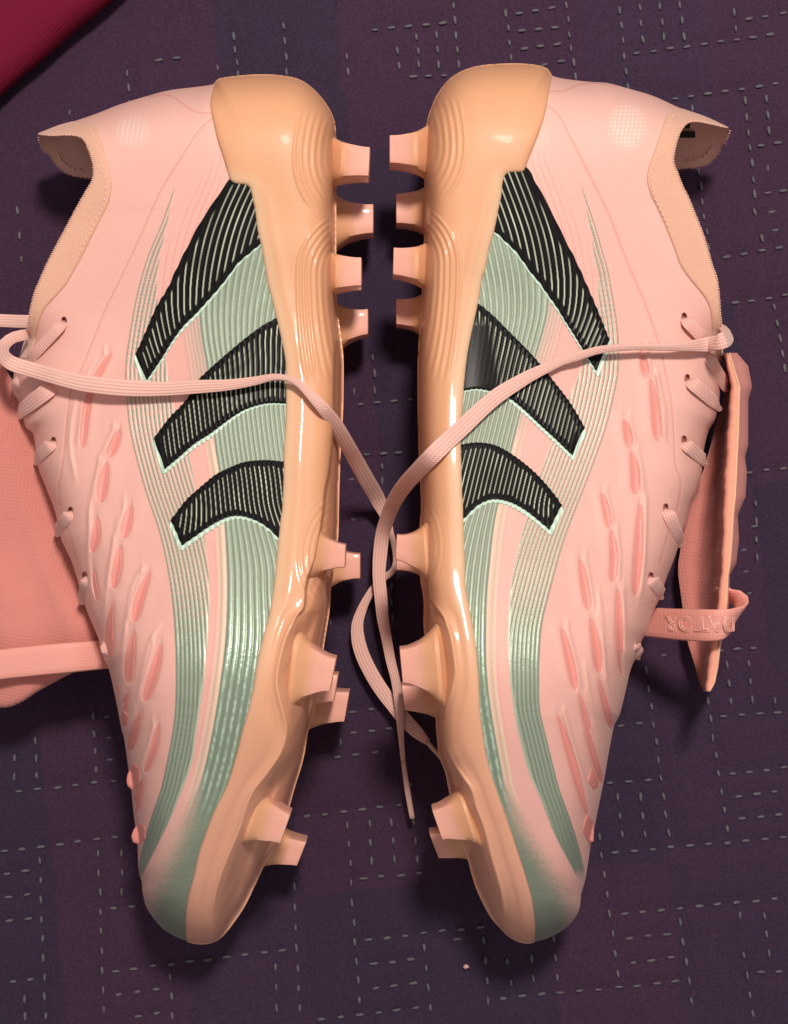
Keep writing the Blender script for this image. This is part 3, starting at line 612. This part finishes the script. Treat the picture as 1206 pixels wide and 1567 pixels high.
        # black stripes over mint edging
        for si, P in enumerate(D['stripes']):
            P = np.array(P, float); gg = Grid(P[:, 0].min()-14, P[:, 0].max()+10, P[:, 1].min()-10, P[:, 1].max()+22, 0.95)
            Fq = sdf_poly(gg.X, gg.Y, smoothpoly(P))
            clip = np.maximum(-(g.sample(s.s_sole, gg.X, gg.Y)+6), g.sample(s.s_top, gg.X, gg.Y))
            jag = 0.8*np.sin(2*np.pi*s.ribphase(gg.X, gg.Y))
            vv, ff, bb = march(gg, np.maximum(Fq+jag*0.7, clip)); m, y = vv[:, 0], vv[:, 1]
            q = g_s(gg, Fq, vv); p = s.ribphase(m, y); r = 0.5-0.5*np.cos(2*np.pi*p)
            edge = sm(-6.5, -9.5, q+3.0*hashn(np.floor(p), 3.0))
            line = sm(0.84, 0.97, r)*edge
            flat = 0*m
            if s.mir: flat = sm(438, 458, m+0.15*(y-540))*(si == 1)*sm(480, 500, y)
            if s.mir: line *= 1-sm(438, 458, m+0.15*(y-540))*(si == 1)*sm(480, 500, y)*0.95
            fadeend = 0.35+0.65*vnoise(p*1.0, y*0.03); line *= fadeend
            col = BLACK[None]*(1-line)[:, None]+np.array((0.62, 0.70, 0.52))[None]*line[:, None]
            zz = s.H(m, y)+0.00036+0.00016*r*(1-flat)+0.00016*flat+0.00012*sm(0, -3, q)
            s.add_sheet('stripe', vv, ff, bb, zz, M['stripe'], np.concatenate([col, np.ones((len(m), 1))], 1), root, skirt=0.0005)
            P2 = P+np.array((-2.5, 9.0)); P3 = P+np.array((-1.2, 4.5))
            F2 = np.minimum(sdf_poly(gg.X, gg.Y, smoothpoly(P2)), sdf_poly(gg.X, gg.Y, smoothpoly(P3)))
            if si == 0: F2 = np.maximum(F2, -(gg.Y-335))
            F2 = np.maximum(F2, clip)
            # the edging tapers away from the pointed end
            far_ = sm(0, 190, gg.X-P[:, 0].min()); F2 = np.maximum(F2, Fq-(7.5-4.8*far_)+0.8*np.sin(2*np.pi*s.ribphase(gg.X, gg.Y)))
            vv, ff, bb = march(gg, F2); r = 0.5-0.5*np.cos(2*np.pi*s.ribphase(vv[:, 0], vv[:, 1]))
            s.add_sheet('stripe_edging', vv, ff, bb, s.H(vv[:, 0], vv[:, 1])+0.00022+0.00022*r, M['mint'], None, root, skirt=0.0004)
        s.build_collar(); s.build_sole()
    def build_collar(s):
        D = s.D; g = s.g; P = catmull(D['cpoly'][:-2], step=5); P = np.concatenate([P, np.array(D['cpoly'][-2:], float)])
        gg = Grid(P[:, 0].min()+20, P[:, 0].max()+4, 150, 552, 1.8)
        q0 = sdf_poly(gg.X, gg.Y, P); F = np.maximum(q0, g.sample(s.s_top, gg.X, gg.Y)-0.6)
        vv, ff, bb = march(gg, F); q = g_s(gg, F, vv)
        z = s.H(vv[:, 0], vv[:, 1])+0.0010*np.sqrt(np.clip(1-np.exp(q/3.0), 0, 1))
        co = s.add_sheet('collar', vv, ff, bb, z, M['collar'], None, s.root, skirt=0.0032)
        # overlock stitches along the collar edges, and one row within the tape
        V, F2 = [], []
        def bead(p, d, L, W):
            d = np.array(d)/max(np.linalg.norm(d), 1e-9); n = np.cross(d, (0, 0, 1)); b0 = len(V)
            up = np.array((0, 0, 1.0))
            for sv in (-1, -.5, .5, 1):
                rr = W*(0.45 if abs(sv) == 1 else 1)
                for a in range(5):
                    an = a*2*math.pi/5; V.append(tuple(p+d*L*sv+n*rr*math.cos(an)+up*rr*math.sin(an)))
            for i in range(3):
                for a in range(5): F2.append((b0+i*5+a, b0+i*5+(a+1) % 5, b0+(i+1)*5+(a+1) % 5, b0+(i+1)*5+a))
            F2.append(tuple(b0+k for k in (4, 3, 2, 1, 0))); F2.append(tuple(b0+15+k for k in range(5)))
        def row(path, spacing, zf, across, L, W):
            pth = catmull(path, step=1.0); d = np.concatenate([[0], np.cumsum(np.linalg.norm(np.diff(pth, axis=0), axis=1))])
            for t in np.arange(2, d[-1]-2, spacing):
                x, y = np.interp(t, d, pth[:, 0]), np.interp(t, d, pth[:, 1]); x2, y2 = np.interp(t+1.5, d, pth[:, 0]), np.interp(t+1.5, d, pth[:, 1])
                x, y = x+rng.uniform(-.4, .4), y+rng.uniform(-.4, .4)
                zz = zf(np.array([x]), np.array([y]))[0]; a = s.world(np.array([x]), np.array([y]), np.array([zz]))[0]; b = s.world(np.array([x2]), np.array([y2]), np.array([zz]))[0]
                dr = b-a; dr[2] = 0
                if across: dr = np.array((-dr[1], dr[0], 0))
                bead(a, dr, L, W)
        zn = lambda x, y: s.H(x, y)+0.0009
        row(D['near'][:-1], 3.6, zn, True, 0.00028, 0.00017)
        row([p for p in D['far'][6:]], 4.2, lambda x, y: s.zmid(y)-s.prof(x, y)+0.0004, True, 0.0003, 0.00017)
        inner = [(a-9, b+4) for a, b in D['cpoly'][3:12]] if not s.mir else [(a-7, b+5) for a, b in D['cpoly'][3:12]]
        row(inner, 8.5, lambda x, y: s.H(x, y)+0.0011, False, 0.0005, 0.00020)
        fr = [(p[0], p[1]) for p in D['far'][7:13]]; cx, cy = (118, 232) if not s.mir else (150, 215)
        row([(a+(cx-a)*0.3, b+(cy-b)*0.3) for a, b in fr], 8, lambda x, y: s.zmid(y)-s.prof(x, y)+0.0006, False, 0.0007, 0.0003)
        st = new_mesh('stitching', V, s.fix([list(f) for f in F2]), M['thread'], co); st['kind'] = 'stuff'
    def build_sole(s):
        D = s.D; g = s.g
        g1 = Grid(g.x[0]+200, g.x[-1], g.y[0], g.y[-1], 1.35)
        F = np.maximum(g.sample(s.s_sole, g1.X, g1.Y), g.sample(s.s_top, g1.X, g1.Y)-0.8)
        v, f, b = march(g1, F); m, y = v[:, 0], v[:, 1]
        z = s.H(m, y); e = -g.sample(s.s_sole, m, y); d = np.maximum(g.sample(s.dp, m, y), 0)
        z += 0.0016*np.sqrt(np.clip(1-np.exp(-np.maximum(e, 0)/4.0), 0, 1))*sm(0, 4, d)
        # thin lip on the heel cup, flat step where the cup ends
        R = s.fR(y); on = sm(s.r0-30, s.r0, y)
        fore = sm(900, 960, y)
        dr = m-R
        z -= on*(0.010*(1-fore)+0.0*fore)*sm(0, 4, dr)
        z -= fore*0.010*sm(0, 34, dr)
        z += fore*0.0009*np.exp(-(dr/3.6)**2)*sm(1425, 1380, y)
        # concave sidewall below the crest
        z -= fore*0.0006*np.exp(-((dr+18)/10)**2)*sm(14, 26, e)
        z += (1-fore)*0.0003*np.exp(-((m-(s.fD(y)+24))/9)**2)*sm(270, 330, y)
        # topographic ripples round the heel studs and the waist
        def rings(cx, cy, kx, ky1, ky2, r0_, r1_, per, amp, lim=None):
            dy = y-cy; q = np.sqrt(((m-cx)*kx)**2+np.where(dy < 0, dy/ky1, dy/ky2)**2)
            k = sm(r0_-6, r0_, q)*sm(r1_, r1_-10, q)*sm(4, 14, e)
            if lim is not None: k = k*lim
            return amp*k*(0.5+0.5*np.cos(2*np.pi*q/per))
        S = D['studs']; t1 = (np.array(S[0][0])+np.array(S[0][1]))/2; t2 = (np.array(S[1][0])+np.array(S[1][1]))/2; t3 = (np.array(S[2][0])+np.array(S[2][1]))/2
        lim1 = sm(t1[1]+75, t1[1]+50, y)*sm(t1[1]-90, t1[1]-70, y)
        z += rings(t1[0]+5, t1[1]-10, 1.0, 1.5, 1.0, 58, 128, 10.0, 0.00050, lim1)
        lim2 = sm(t1[1]+60, t1[1]+85, y)*sm(590, 560, y)
        z += rings(t2[0]+10, t2[1], 1.0, 0.95, 3.0, 52, 118, 9.0, 0.00050, lim2)
        z += rings(t3[0]+5, t3[1], 1.0, 1.3, 1.3, 40, 84, 9.0, 0.00022)
        # faint mould texture on the exposed sole plate
        plate = on*sm(6, 14, dr)
        z += plate*0.00018*np.sin(0.35*m+0.16*y+1.5*np.sin(y*0.05))
        c = np.tile(AMBER, (len(v), 1)); nz = vnoise(m*0.012, y*0.012)
        c = c*(1+0.07*(nz-.5))[:, None]
        thin = sm(30, 0, e)*sm(245, 275, y)*sm(1300, 900, y); c = c*(1-0.75*thin[:, None])+np.array((0.64, 0.46, 0.29))*0.75*thin[:, None]
        c = c*(1-0.35*(plate*0.8)[:, None])+np.array((0.70, 0.34, 0.22))*0.35*(plate*0.8)[:, None]
        toe = sm(800, 1440, y)[:, None]*0.8; c = c*(1-toe)+np.array((0.70, 0.37, 0.26))*toe
        cup = sm(285, 245, y)*sm(t1[0]-150, t1[0]-115, m)*0+sm(285, 240, y)
        c = np.concatenate([c, (1-0.93*cup)[:, None]], 1)
        rim = g.sample(s.dp, m, y)
        z = np.maximum(z, s.zmid(y)+0.0005)
        g2 = Grid(g.x[0]+200, g.x[-1], g.y[0], g.y[-1], 4.0)
        F2 = np.maximum(g.sample(s.s_sole, g2.X, g2.Y), g.sample(s.s_top, g2.X, g2.Y)+1.2)
        v2, f2, b2 = march(g2, F2); z2 = s.zmid(v2[:, 1])-s.prof(v2[:, 0], v2[:, 1])-0.0012; c2 = np.tile(np.array([*AMBER, 1]), (len(v2), 1))
        so = s.add_sheet('sole_plate', v, f, b, z, M['sole'], c, s.root, skirt=0.0018, zlow=lambda m, y: s.zmid(y)-0.006, extra=(v2, f2, z2, c2))
        for st in D['studs']: s.stud(*st)
    def stud(s, ta, tb, ra, rb, zc):
        ta, tb, ra, rb = [np.array(q, float) for q in (ta, tb, ra, rb)]; yy0 = (ra[1]+rb[1])/2
        tipc, roc = (ta+tb)/2, (ra+rb)/2; V = []; C = []; n = 24; K = 14
        yy = np.array([(ra[1]+rb[1])/2]); xr = np.array([min(roc[0]-6, float(s.fR(yy)[0])-4 if yy[0] > 860 else roc[0]-6)]); zroot = float(s.H(xr, yy)[0])-0.0105
        roc = roc+(roc-tipc)/np.linalg.norm(roc-tipc)*((8 if yy0 > 780 else 18) if zc > .05 else 10)
        ts = np.concatenate([np.linspace(0, 1, K), [1.0, 1.0]])
        for k, t in enumerate(ts):
            fl = (1-t)**(1.9 if (zc > .05 and yy0 > 780) else 2.3)
            c = roc+(tipc-roc)*t
            wv = (tb-ta)*(1-fl)+(rb-ra)*fl
            if k >= K: shr = (0.94, 0.0)[k-K]; wv = wv*shr; c = c+(tipc-roc)/np.linalg.norm(tipc-roc)*(0.9 if k > K else 0.8)
            dz = 0.0060+0.0058*fl
            if k >= K: dz *= shr
            zlim = zc if zc < 0.05 else zroot-0.003*t-(0.0075*(1-float(sm(0.0, 0.30, np.array(t)))) if yy0 > 780 else 0.0125*(1-float(sm(0.0, 0.55, np.array(t)))))
            for a in range(n):
                an = 2*math.pi*a/n; ca, sa = math.cos(an), math.sin(an); ex = 0.5+0.5*fl        # boxy at the tip, round at the root
                u = math.copysign(abs(ca)**ex, ca); q = math.copysign(abs(sa)**ex, sa)
                bx = float(sm(0.35, 0.75, np.array(t))); cu_ = max(-1, min(1, 1.32*ca)); cq_ = max(-1, min(1, 1.32*sa)); u = u*(1-bx)+cu_*bx; q = q*(1-bx)+cq_*bx
                p = c+wv*0.5*u; z = max(zlim+dz*q, 0.0012)
                # lateral position is set at the stud's own height, so the stud keeps its true width
                px = 1206-p[0] if s.mir else p[0]; X, Y = unproj(px, p[1], zlim)
                V.append((float(X), float(Y), z))
                tt = float(sm(0.45, 0.72, np.array(t)))
                C.append((*(AMBER*(1-tt)+TIP*tt), 1))
        rows = len(ts); F = []; F_tip = []
        for k in range(rows-1):
            for a in range(n): F.append([k*n+a, k*n+(a+1) % n, (k+1)*n+(a+1) % n, (k+1)*n+a])
        cut = int(K*0.60)
        base_f = [f for f in F if f[0]//n < cut]; tip_f = [f for f in F if f[0]//n >= cut]
        def sub(faces, name, parent):
            ids = sorted({q for f in faces for q in f}); mp = {q: i for i, q in enumerate(ids)}
            o = new_mesh(name, [V[q] for q in ids], s.fix([[mp[q] for q in f] for f in faces]), M['sole'], parent, np.array([C[q] for q in ids]))
            return o
        o = sub(base_f, 'stud', s.root); t = sub(tip_f, 'stud_tip', o)
        for ob in (o, t):
            ob.data.polygons.foreach_set('use_smooth', [True]*len(ob.data.polygons))
        try:
            for ob in (t, o): ob.data.set_sharp_from_angle(angle=math.radians(26))
        except Exception: pass

def g_s(gg, F, v): return gg.sample(F, v[:, 0], v[:, 1])
def smoothpoly(P):
    """round long curved runs but keep sharp corners"""
    P = np.array(P, float); n = len(P); out = []
    def corner(i):
        a = P[i]-P[i-1]; b = P[(i+1) % n]-P[i]; c = np.dot(a, b)/(np.linalg.norm(a)*np.linalg.norm(b)); return c < 0.72
    cs = [corner(i) for i in range(n)]
    for i in range(n):
        p1, p2 = P[i], P[(i+1) % n]; p0 = p1-(p2-p1) if cs[i] else P[i-1]; p3 = p2+(p2-p1) if cs[(i+1) % n] else P[(i+2) % n]
        k = max(1, int(np.linalg.norm(p2-p1)/5))
        for t in np.arange(k)/k: out.append(0.5*((2*p1)+(p2-p0)*t+(2*p0-5*p1+4*p2-p3)*t*t+(3*p1-p0-3*p2+p3)*t**3))
    return np.array(out)

GRP = 'pair of pink football boots lying on their sides'
rootL = thing('football_boot', 'pink and sage football boot with its amber sole facing right, shin flap on its left', 'football boot', (0, 0, 0), GRP)
rootR = thing('football_boot', 'pink and sage football boot with its amber sole facing left, lettered band round its flap', 'football boot', (0, 0, 0), GRP)
bootL = Boot(LEFT, rootL); bootL.build()
bootR = Boot(RIGHT, rootR); bootR.build()

# ------------------------------------------------------------------ laces, flaps, bands
def ribbon(name, P, W, parent, mt, th=0.0016, roll=None, side=None, lobes=True, n=20, steps=None, sub=2.0):
    """P: list of world points, W widths (m); side: optional explicit width directions"""
    P = np.array(P, float); k = len(P); W = np.array(W, float)
    data = [P[:, 0], P[:, 1], P[:, 2], W]
    data.append(np.array(roll if roll is not None else [0]*k, float))
    if side is not None: S = np.array(side, float); data += [S[:, 0], S[:, 1], S[:, 2]]
    D = np.stack(data, 1)
    L = np.concatenate([[0], np.cumsum(np.linalg.norm(np.diff(P, axis=0), axis=1))])
    out = []
    for i in range(k-1):
        p0, p1, p2, p3 = D[max(i-1, 0)], D[i], D[i+1], D[min(i+2, k-1)]
        q = max(2, int((L[i+1]-L[i])/(0.001*sub)))
        for t in np.arange(q)/q: out.append(0.5*((2*p1)+(p2-p0)*t+(2*p0-5*p1+4*p2-p3)*t*t+(3*p1-p0-3*p2+p3)*t**3))
    out.append(D[-1]); D = np.array(out); C = D[:, :3]
    T = np.gradient(C, axis=0); T /= np.linalg.norm(T, axis=1)[:, None]+1e-12
    V = []; UV = []; dist = np.concatenate([[0], np.cumsum(np.linalg.norm(np.diff(C, axis=0), axis=1))])
    for i in range(len(C)):
        t = T[i]
        if side is not None: s_ = D[i, 5:8]-t*np.dot(D[i, 5:8], t)
        else: s_ = np.cross(t, (0, 0, 1))
        s_ /= np.linalg.norm(s_)+1e-12; nn = np.cross(s_, t); r = D[i, 4]; s2 = s_*math.cos(r)+nn*math.sin(r); n2 = np.cross(s2, t)
        for a in range(n):
            an = 2*math.pi*a/n; ca, sa = math.cos(an), math.sin(an)
            u = math.copysign(abs(ca)**0.8, ca); zz = math.copysign(abs(sa)**0.55, sa)
            if lobes: zz *= 0.80+0.20*abs(math.cos(u*math.pi*2))
            V.append(C[i]+s2*u*D[i, 3]/2+n2*zz*th/2); UV.append((0.5+0.5*u, dist[i]))
    m = len(C); F = [[i*n+a, i*n+(a+1) % n, (i+1)*n+(a+1) % n, (i+1)*n+a] for i in range(m-1) for a in range(n)]
    F.append(list(range(n))[::-1]); F.append([(m-1)*n+a for a in range(n)])
    return new_mesh(name, V, F, mt, parent, None, True, UV)

def path(rows, boot=None, off=0.0022, smooth=2):
    """rows: (px, py, z or None, width px[, roll]) -> world points and widths; None = lie on the boot"""
    zs = [r[2] if r[2] is not None else float(boot.zsurf_px(np.array([float(r[0])]), np.array([float(r[1])]))[0])+off for r in rows]
    P = []; W = []
    for r, z in zip(rows, zs):
        x, y = unproj(r[0], r[1], z); P.append((float(x), float(y), z)); W.append(r[3]*(ZC-z)/FPX)
    roll = [r[4] if len(r) > 4 else 0 for r in rows]
    return P, W, roll

def lace(name, rows, boot, parent, off=0.0022, th=0.0017, mt=None):
    P, W, roll = path(rows, boot, off); return ribbon(name, P, W, parent, mt or M['lace'], th, roll)

def su(b, x, y): return float(b.zsurf_px(np.array([float(x)]), np.array([float(y)]))[0])
zl = lambda x, y, o=0.003: su(bootL, x, y)+o
zr = lambda x, y, o=0.003: su(bootR, x, y)+o
# left boot's long lace
ll = lace('shoelace', [
 (42,512,.050,17),(22,516,.052,17,.2),(8,526,.054,18,.4),(4,541,.060,20,.3),(18,556,.066,23,.15),(50,566,zl(60,566)+.004,23),(85,576,zl(85,576)+.004,24),(120,585,zl(120,585)+.004,25),(155,590,zl(155,590)+.004,26),
 (200,594,zl(200,594)+.003,25),(250,595,zl(250,595)+.002,22),(300,592,zl(300,592)+.002,21),(350,589,zl(350,589)+.002,17),(395,582,zl(395,582)+.002,13),(418,577,zl(418,577)+.003,10,.3),(440,579,zl(440,579)+.003,9,.4),
 (458,588,zl(458,588)+.003,11,.3),(476,605,zl(476,600)+.003,15,.1),(494,624,.076,19),(513,649,.066,22),(530,678,.052,23),(546,707,.036,24),(562,736,.022,25),(577,762,.010,24),(590,790,.0055,17,.2),(598,815,.0048,9),(604,838,.0035,9),
 (606,858,.003,9),(602,873,.003,10),(588,884,.0035,10),(575,896,.0045,11),(562,915,.005,12,.2),(553,935,.005,15),(547,955,.005,18),(548,978,.005,21),(555,1003,.005,22),(568,1030,.0045,22),(584,1056,.004,22),(602,1080,.0035,21),(622,1104,.003,22),(640,1122,.003,19),(655,1136,.003,9)], bootL, rootL)
lace('aglet', [(653,1134,.0032,7),(662,1145,.0032,7),(674,1158,.0035,7),(688,1180,.004,6)], bootL, ll, th=0.0016, mt=M['aglet'])
rl = lace('shoelace', [
 (1096,500,.045,14),(1108,505,.052,18,.3),(1113,516,.062,24,.2),(1104,522,.070,25),(1084,527,zr(1084,527,.006),23),(1059,529,zr(1059,529,.006),17,.2),(1034,531,zr(1034,531,.006),12,.4),(1009,531,zr(1009,531,.006),11,.5),(972,531,zr(972,531,.006),10,.5),(935,533,zr(935,533,.006),11,.4),
 (910,537,zr(910,537,.005),12,.3),(885,545,zr(885,545,.005),13,.2),(860,552,zr(860,552,.004),14),(836,563,zr(836,563,.004),16),(811,575,zr(811,575,.003),19),(787,589,zr(787,589,.003),22),(762,605,zr(762,605,.003),24),(737,626,zr(737,626,.003),25),(712,650,zr(712,650,.003),26),(687,673,zr(687,673,.003),27),
 (662,697,.078,27),(640,720,.066,26),(620,742,.050,25),(604,766,.034,24),(594,790,.022,23),(586,815,.014,22),(582,845,.011,22),(580,880,.011,20),(583,914,.011,20),(586,947,.0105,18),(592,979,.010,16),(598,1011,.0095,15),(605,1039,.009,14),(610,1071,.008,14),(612,1098,.0065,12),(614,1130,.005,9),(617,1164,.004,7)], bootR, rootR)
lace('aglet', [(616.5,1160,.004,7.5),(620,1185,.004,8),(624,1212,.0038,9),(631,1252,.0035,8)], bootR, rl, th=0.0018, mt=M['aglet'])
# crossings through the eyelets
def crossing(boot, root, a, b, wd, drop=0.012, lift=0.0028):
    (x0, y0), (x1, y1) = a, b; R = []
    for t in (0, .12, .35, .6, .82, 1.0):
        x, y = x0+(x1-x0)*t, y0+(y1-y0)*t; z = su(boot, x, y)
        o = (-0.001, lift*.8, lift, lift, lift*.9, -0.002)[(0, .12, .35, .6, .82, 1.0).index(t)]
        R.append((x, y, max(z, boot.zmid(y)+0.004)+o, wd*(0.85 if t == 0 else 1.12)))
    dx, dy = x1-x0, y1-y0; L = math.hypot(dx, dy); x, y = x1+dx/L*2, y1+dy/L*2
    R.append((x, y, float(boot.zmid(y))-drop*0.3, wd)); R.append((x-dx/L*4, y-dy/L*4, float(boot.zmid(y))-drop, wd))
    lace('lace_crossing', R, boot, root, th=0.0010, mt=M['lace_pink'])
for a, b, wd in [((98,493),(44,552),15),((80,592),(30,630),22),((24,578),(30,612),14),((80,677),(56,702),18),((107,784),(88,812),17),((131,884),(125,918),13),((158,983),(163,1003),11)]: crossing(bootL, rootL, a, b, wd)
for a, b, wd in [((1048,488),(1082,524),17),((1082,541),(1110,590),17),((1055,582),(1098,619),19),((1048,678),(1077,704),18),((1021,780),(1041,828),18),((997,885),(1012,908),18),((972,987),(978,1001),16)]: crossing(bootR, rootR, a, b, wd)
# the other lace end leaving the frame on the left
lace('lace_end', [(60,492,.040,20),(38,492,.038,20),(10,491,.036,20),(-30,488,.034,20),(-90,476,.030,20),(-150,455,.020,19)], bootL, rootL)

# left shin flap (fold-over tongue, lining side up)
def build_left_flap():
    P = catmull([(-150,575),(-60,556),(0,556),(10,566),(20,582),(50,612),(82,700),(110,790),(145,880),(176,955),(182,990),(150,1012),(104,1033),(62,1056),(30,1076),(0,1083),(-60,1072),(-130,1040)], closed=True, step=8)
    gg = Grid(-160, 180, 545, 1095, 3.0); F = sdf_poly(gg.X, gg.Y, P); v, f, b = march(gg, F); m, y = v[:, 0], v[:, 1]; d = -np.minimum(g_s(gg, F, v), 0)
    edgex = np.interp(y, [560, 700, 880, 960], [20, 52, 112, 152])
    z = 0.036-0.007*sm(-50, 20, m-edgex)+0.003*np.sin(y*0.013+m*0.008)+0.0035*np.sqrt(1-np.exp(-d/6))-0.006*sm(950, 1080, y)
    z += 0.0012*np.sin(m*0.05-y*0.012)
    fl = Boot.add_sheet(bootL, 'tongue', v, f, b, z, M['lining'], None, rootL, skirt=0.006)
    ribbon('elastic_band', *path([(-150,1036,.040,46),(-60,1026,.044,46),(0,1017,.0445,46.5),(75,1009,.0445,47),(120,1005,.043,46),(168,1001,.037,44),(200,999,.031,42)])[:2], fl, M['elastic'], 0.0014, lobes=False, n=12)
build_left_flap()

# right shin flap, standing on edge
def build_right_flap():
    rows = [(540,1104,1108,1116,1128),(560,1108,1113,1122,1145),(592,1110,1119,1132,1151),(612,1106,1118,1131,1145),(660,1092,1114,1130,1145),(681,1088,1113,1129,1145),(700,1082,1112,1128,1140),(722,1076,1110,1127,1143),(760,1060,1108,1125,1141),
            (788,1052,1107,1122,1129),(825,1044,1106,1120,1131),(862,1038,1104,1117,1127),(880,1038,1103,1114,1117),(925,1044,1098,1112,1116),(985,1053,1088,1102,1104),(1020,1064,1084,1098,1100),(1045,1070,1080,1093,1094),(1058,1076,1080,1086,1087)]
    R = catmull([(r[0], *r[1:]) for r in rows], step=4) if False else None
    A = np.array(rows, float); ys = np.concatenate([np.arange(540, 1058, 5), [1058]]); cols = [np.interp(ys, A[:, 0], A[:, k]) for k in range(1, 5)]
    V = []; n = None
    for i, y in enumerate(ys):
        xl, a, b, o = [c[i] for c in cols]; wob = 0.6*math.sin(y*0.11)+0.4*math.sin(y*0.31)
        a += wob; sc = 1 if y < 1000 else max(0.25, (1064-y)/64)
        top = 0.050; q = [(xl, .012), (xl+(a-xl)*.25, .010), (xl+(a-xl)*.55, .014), (xl+(a-xl)*.82, .026), (a-1.0, .042), (a, top-.002), (a+(b-a)*.3, top), (a+(b-a)*.7, top), (b-1.5, top-.0005), (b, top+.0010), (b+1.2, top-.0005),
             (b+(o-b)*.5+.6, top-.005), (o, top-.014), (o+.0, top-.022), (b+2, .012), (a, .006), (xl+5, .003), (xl, .007)]
        n = len(q)
        for x, z in q:
            X, Y = unproj(x, y, z); V.append((float(X), float(Y), z))
    F = [[i*n+j, i*n+(j+1) % n, (i+1)*n+(j+1) % n, (i+1)*n+j] for i in range(len(ys)-1) for j in range(n)]
    F += [list(range(n))[::-1], [(len(ys)-1)*n+j for j in range(n)]]
    me = new_mesh('tongue', V, F, [M['lining'], M['cream'], M['upper2'], M['thread'], M['foam']], rootR)
    for k, p in enumerate(me.data.polygons):
        j = k % n if k < (len(ys)-1)*n else 6
        p.material_index = 0 if (j <= 3 or j >= 13) else (4 if j <= 7 else (1 if j <= 9 else 2))
    # band looping round the flap
    pts_ = [(978,951,.030),(1005,953,.037),(1030,955,.0435),(1050,956,.0490),(1080,957,.0560),(1105,956,.0590),(1120,951,.056),(1129,941,.052),(1131,928,.047),(1124,915,.043),(1112,909,.042),(1103,909,.041)]
    side = [(0,1,0),(0,1,0),(0,1,0),(0,1,.05),(0,1,.1),(.05,1,.25),(.1,.9,.45),(.3,.6,.75),(.3,.2,.95),(0,.3,.95),(0,.5,.85),(0,.5,.85)]
    P = []
    for x, y, z in pts_:
        X, Y = unproj(x, y, z); P.append((float(X), float(Y), z))
    wd = [.0098, .0100, .0102, .0104, .0104, .0102, .0100, .0098, .0095, .009, .009, .009]
    band = ribbon('elastic_band', P, wd, me, M['elastic'], 0.0013, side=side, lobes=False, n=12)
    for j, ch in enumerate('PREDATOR'):
        cu = bpy.data.curves.new('letter', 'FONT'); cu.body = ch; cu.size = 0.0068; cu.align_x = 'CENTER'; cu.align_y = 'CENTER'; cu.fill_mode = 'NONE'; cu.bevel_depth = 0.00021; cu.bevel_resolution = 1
        tmp = bpy.data.objects.new('letter', cu); COL.objects.link(tmp); dg = bpy.context.evaluated_depsgraph_get()
        m2 = bpy.data.meshes.new_from_object(tmp.evaluated_get(dg)); bpy.data.objects.remove(tmp)
        px = {3: 1116, 4: 1097, 5: 1074, 6: 1051, 7: 1029}.get(j, 0)
        if j < 3: continue          # those letters are round the back of the loop
        z = float(np.interp(px, [1005, 1030, 1050, 1080, 1105, 1120], [.037, .0435, .049, .056, .059, .0575]))+0.0011
        X, Y = unproj(px, 953.5, z); o = bpy.data.objects.new('letter', m2); COL.objects.link(o); o.parent = me
        slope = 0.0 if px > 1080 else -0.42
        tilt = math.atan2(float(np.interp(px+8, [1005, 1030, 1050, 1080, 1105, 1120, 1130], [.037, .0435, .049, .056, .059, .0575, .053])-np.interp(px-8, [1005, 1030, 1050, 1080, 1105, 1120, 1130], [.037, .0435, .049, .056, .059, .0575, .053])), 16*(ZC-z)/FPX)
        o.location = (float(X), float(Y), z); o.rotation_euler = (0, -tilt, 0)
        from mathutils import Matrix
        o.data.transform(Matrix.Rotation(math.pi, 4, 'Z')); o.data.transform(Matrix.Scale(1.25, 4, (1, 0, 0)))
        o.data.materials.clear(); o.data.materials.append(M['letter'])
M['foam'] = mat('flap_foam_edge', (0.72, 0.33, 0.235), rough=0.8, bump=[(500, 0.6, 0.0004)], noisecol=0.1)
M['upper2'] = mat('pink_outer', (0.76, 0.33, 0.28), rough=0.5, bump=[(900, 0.3, 0.0002)], noisecol=0.06)
M['letter'] = mat('raised_print', (0.80, 0.42, 0.35), rough=0.45)
build_right_flap()

# black size label inside the right boot's heel
def build_label():
    for k, (x0, x1, y0, y1) in enumerate([(1044,1056,189,197),(1041,1064,201,210)]):
        gg = Grid(1206-x1, 1206-x0, y0, y1, 2.0)
        V = []; nx, ny = len(gg.x), len(gg.y)
        z = bootR.zmid(gg.Y)-bootR.prof(gg.X, gg.Y)+0.0009
        W = bootR.world(gg.X.ravel(), gg.Y.ravel(), z.ravel()); idx = np.arange(nx*ny).reshape(ny, nx)
        F = np.stack([idx[:-1, :-1], idx[:-1, 1:], idx[1:, 1:], idx[1:, :-1]], -1).reshape(-1, 4).tolist()
        new_mesh('size_label', W, F, M['label'], rootR)
build_label()

# a crumb on the cloth
def crumb():
    x, y = unproj(714, 1482, 0.0); V = []; F = []
    for i in range(5):
        for a in range(7):
            th = math.pi*i/4; an = 2*math.pi*a/7; r = 0.0009*random.uniform(.75, 1.2)
            V.append((float(x)+1.3*r*math.sin(th)*math.cos(an), float(y)+r*math.sin(th)*math.sin(an), -0.0022+r*math.cos(th)))
    for i in range(4):
        for a in range(7): F.append([i*7+a, (i+1)*7+a, (i+1)*7+(a+1) % 7, i*7+(a+1) % 7])
    o = new_mesh('lint_crumb', V, F, mat('lint', (0.7, 0.42, 0.36), 0.7)); o['label'] = 'tiny pale pink lint crumb on the dark cloth between the toes'; o['category'] = 'crumb'
crumb()

for root, (px, py) in ((rootL, (300, 800)), (rootR, (830, 800))):
    x, y = unproj(px, py, 0.0); root.location = (float(x), float(y), 0)
    for c in root.children: c.location = c.location-root.location
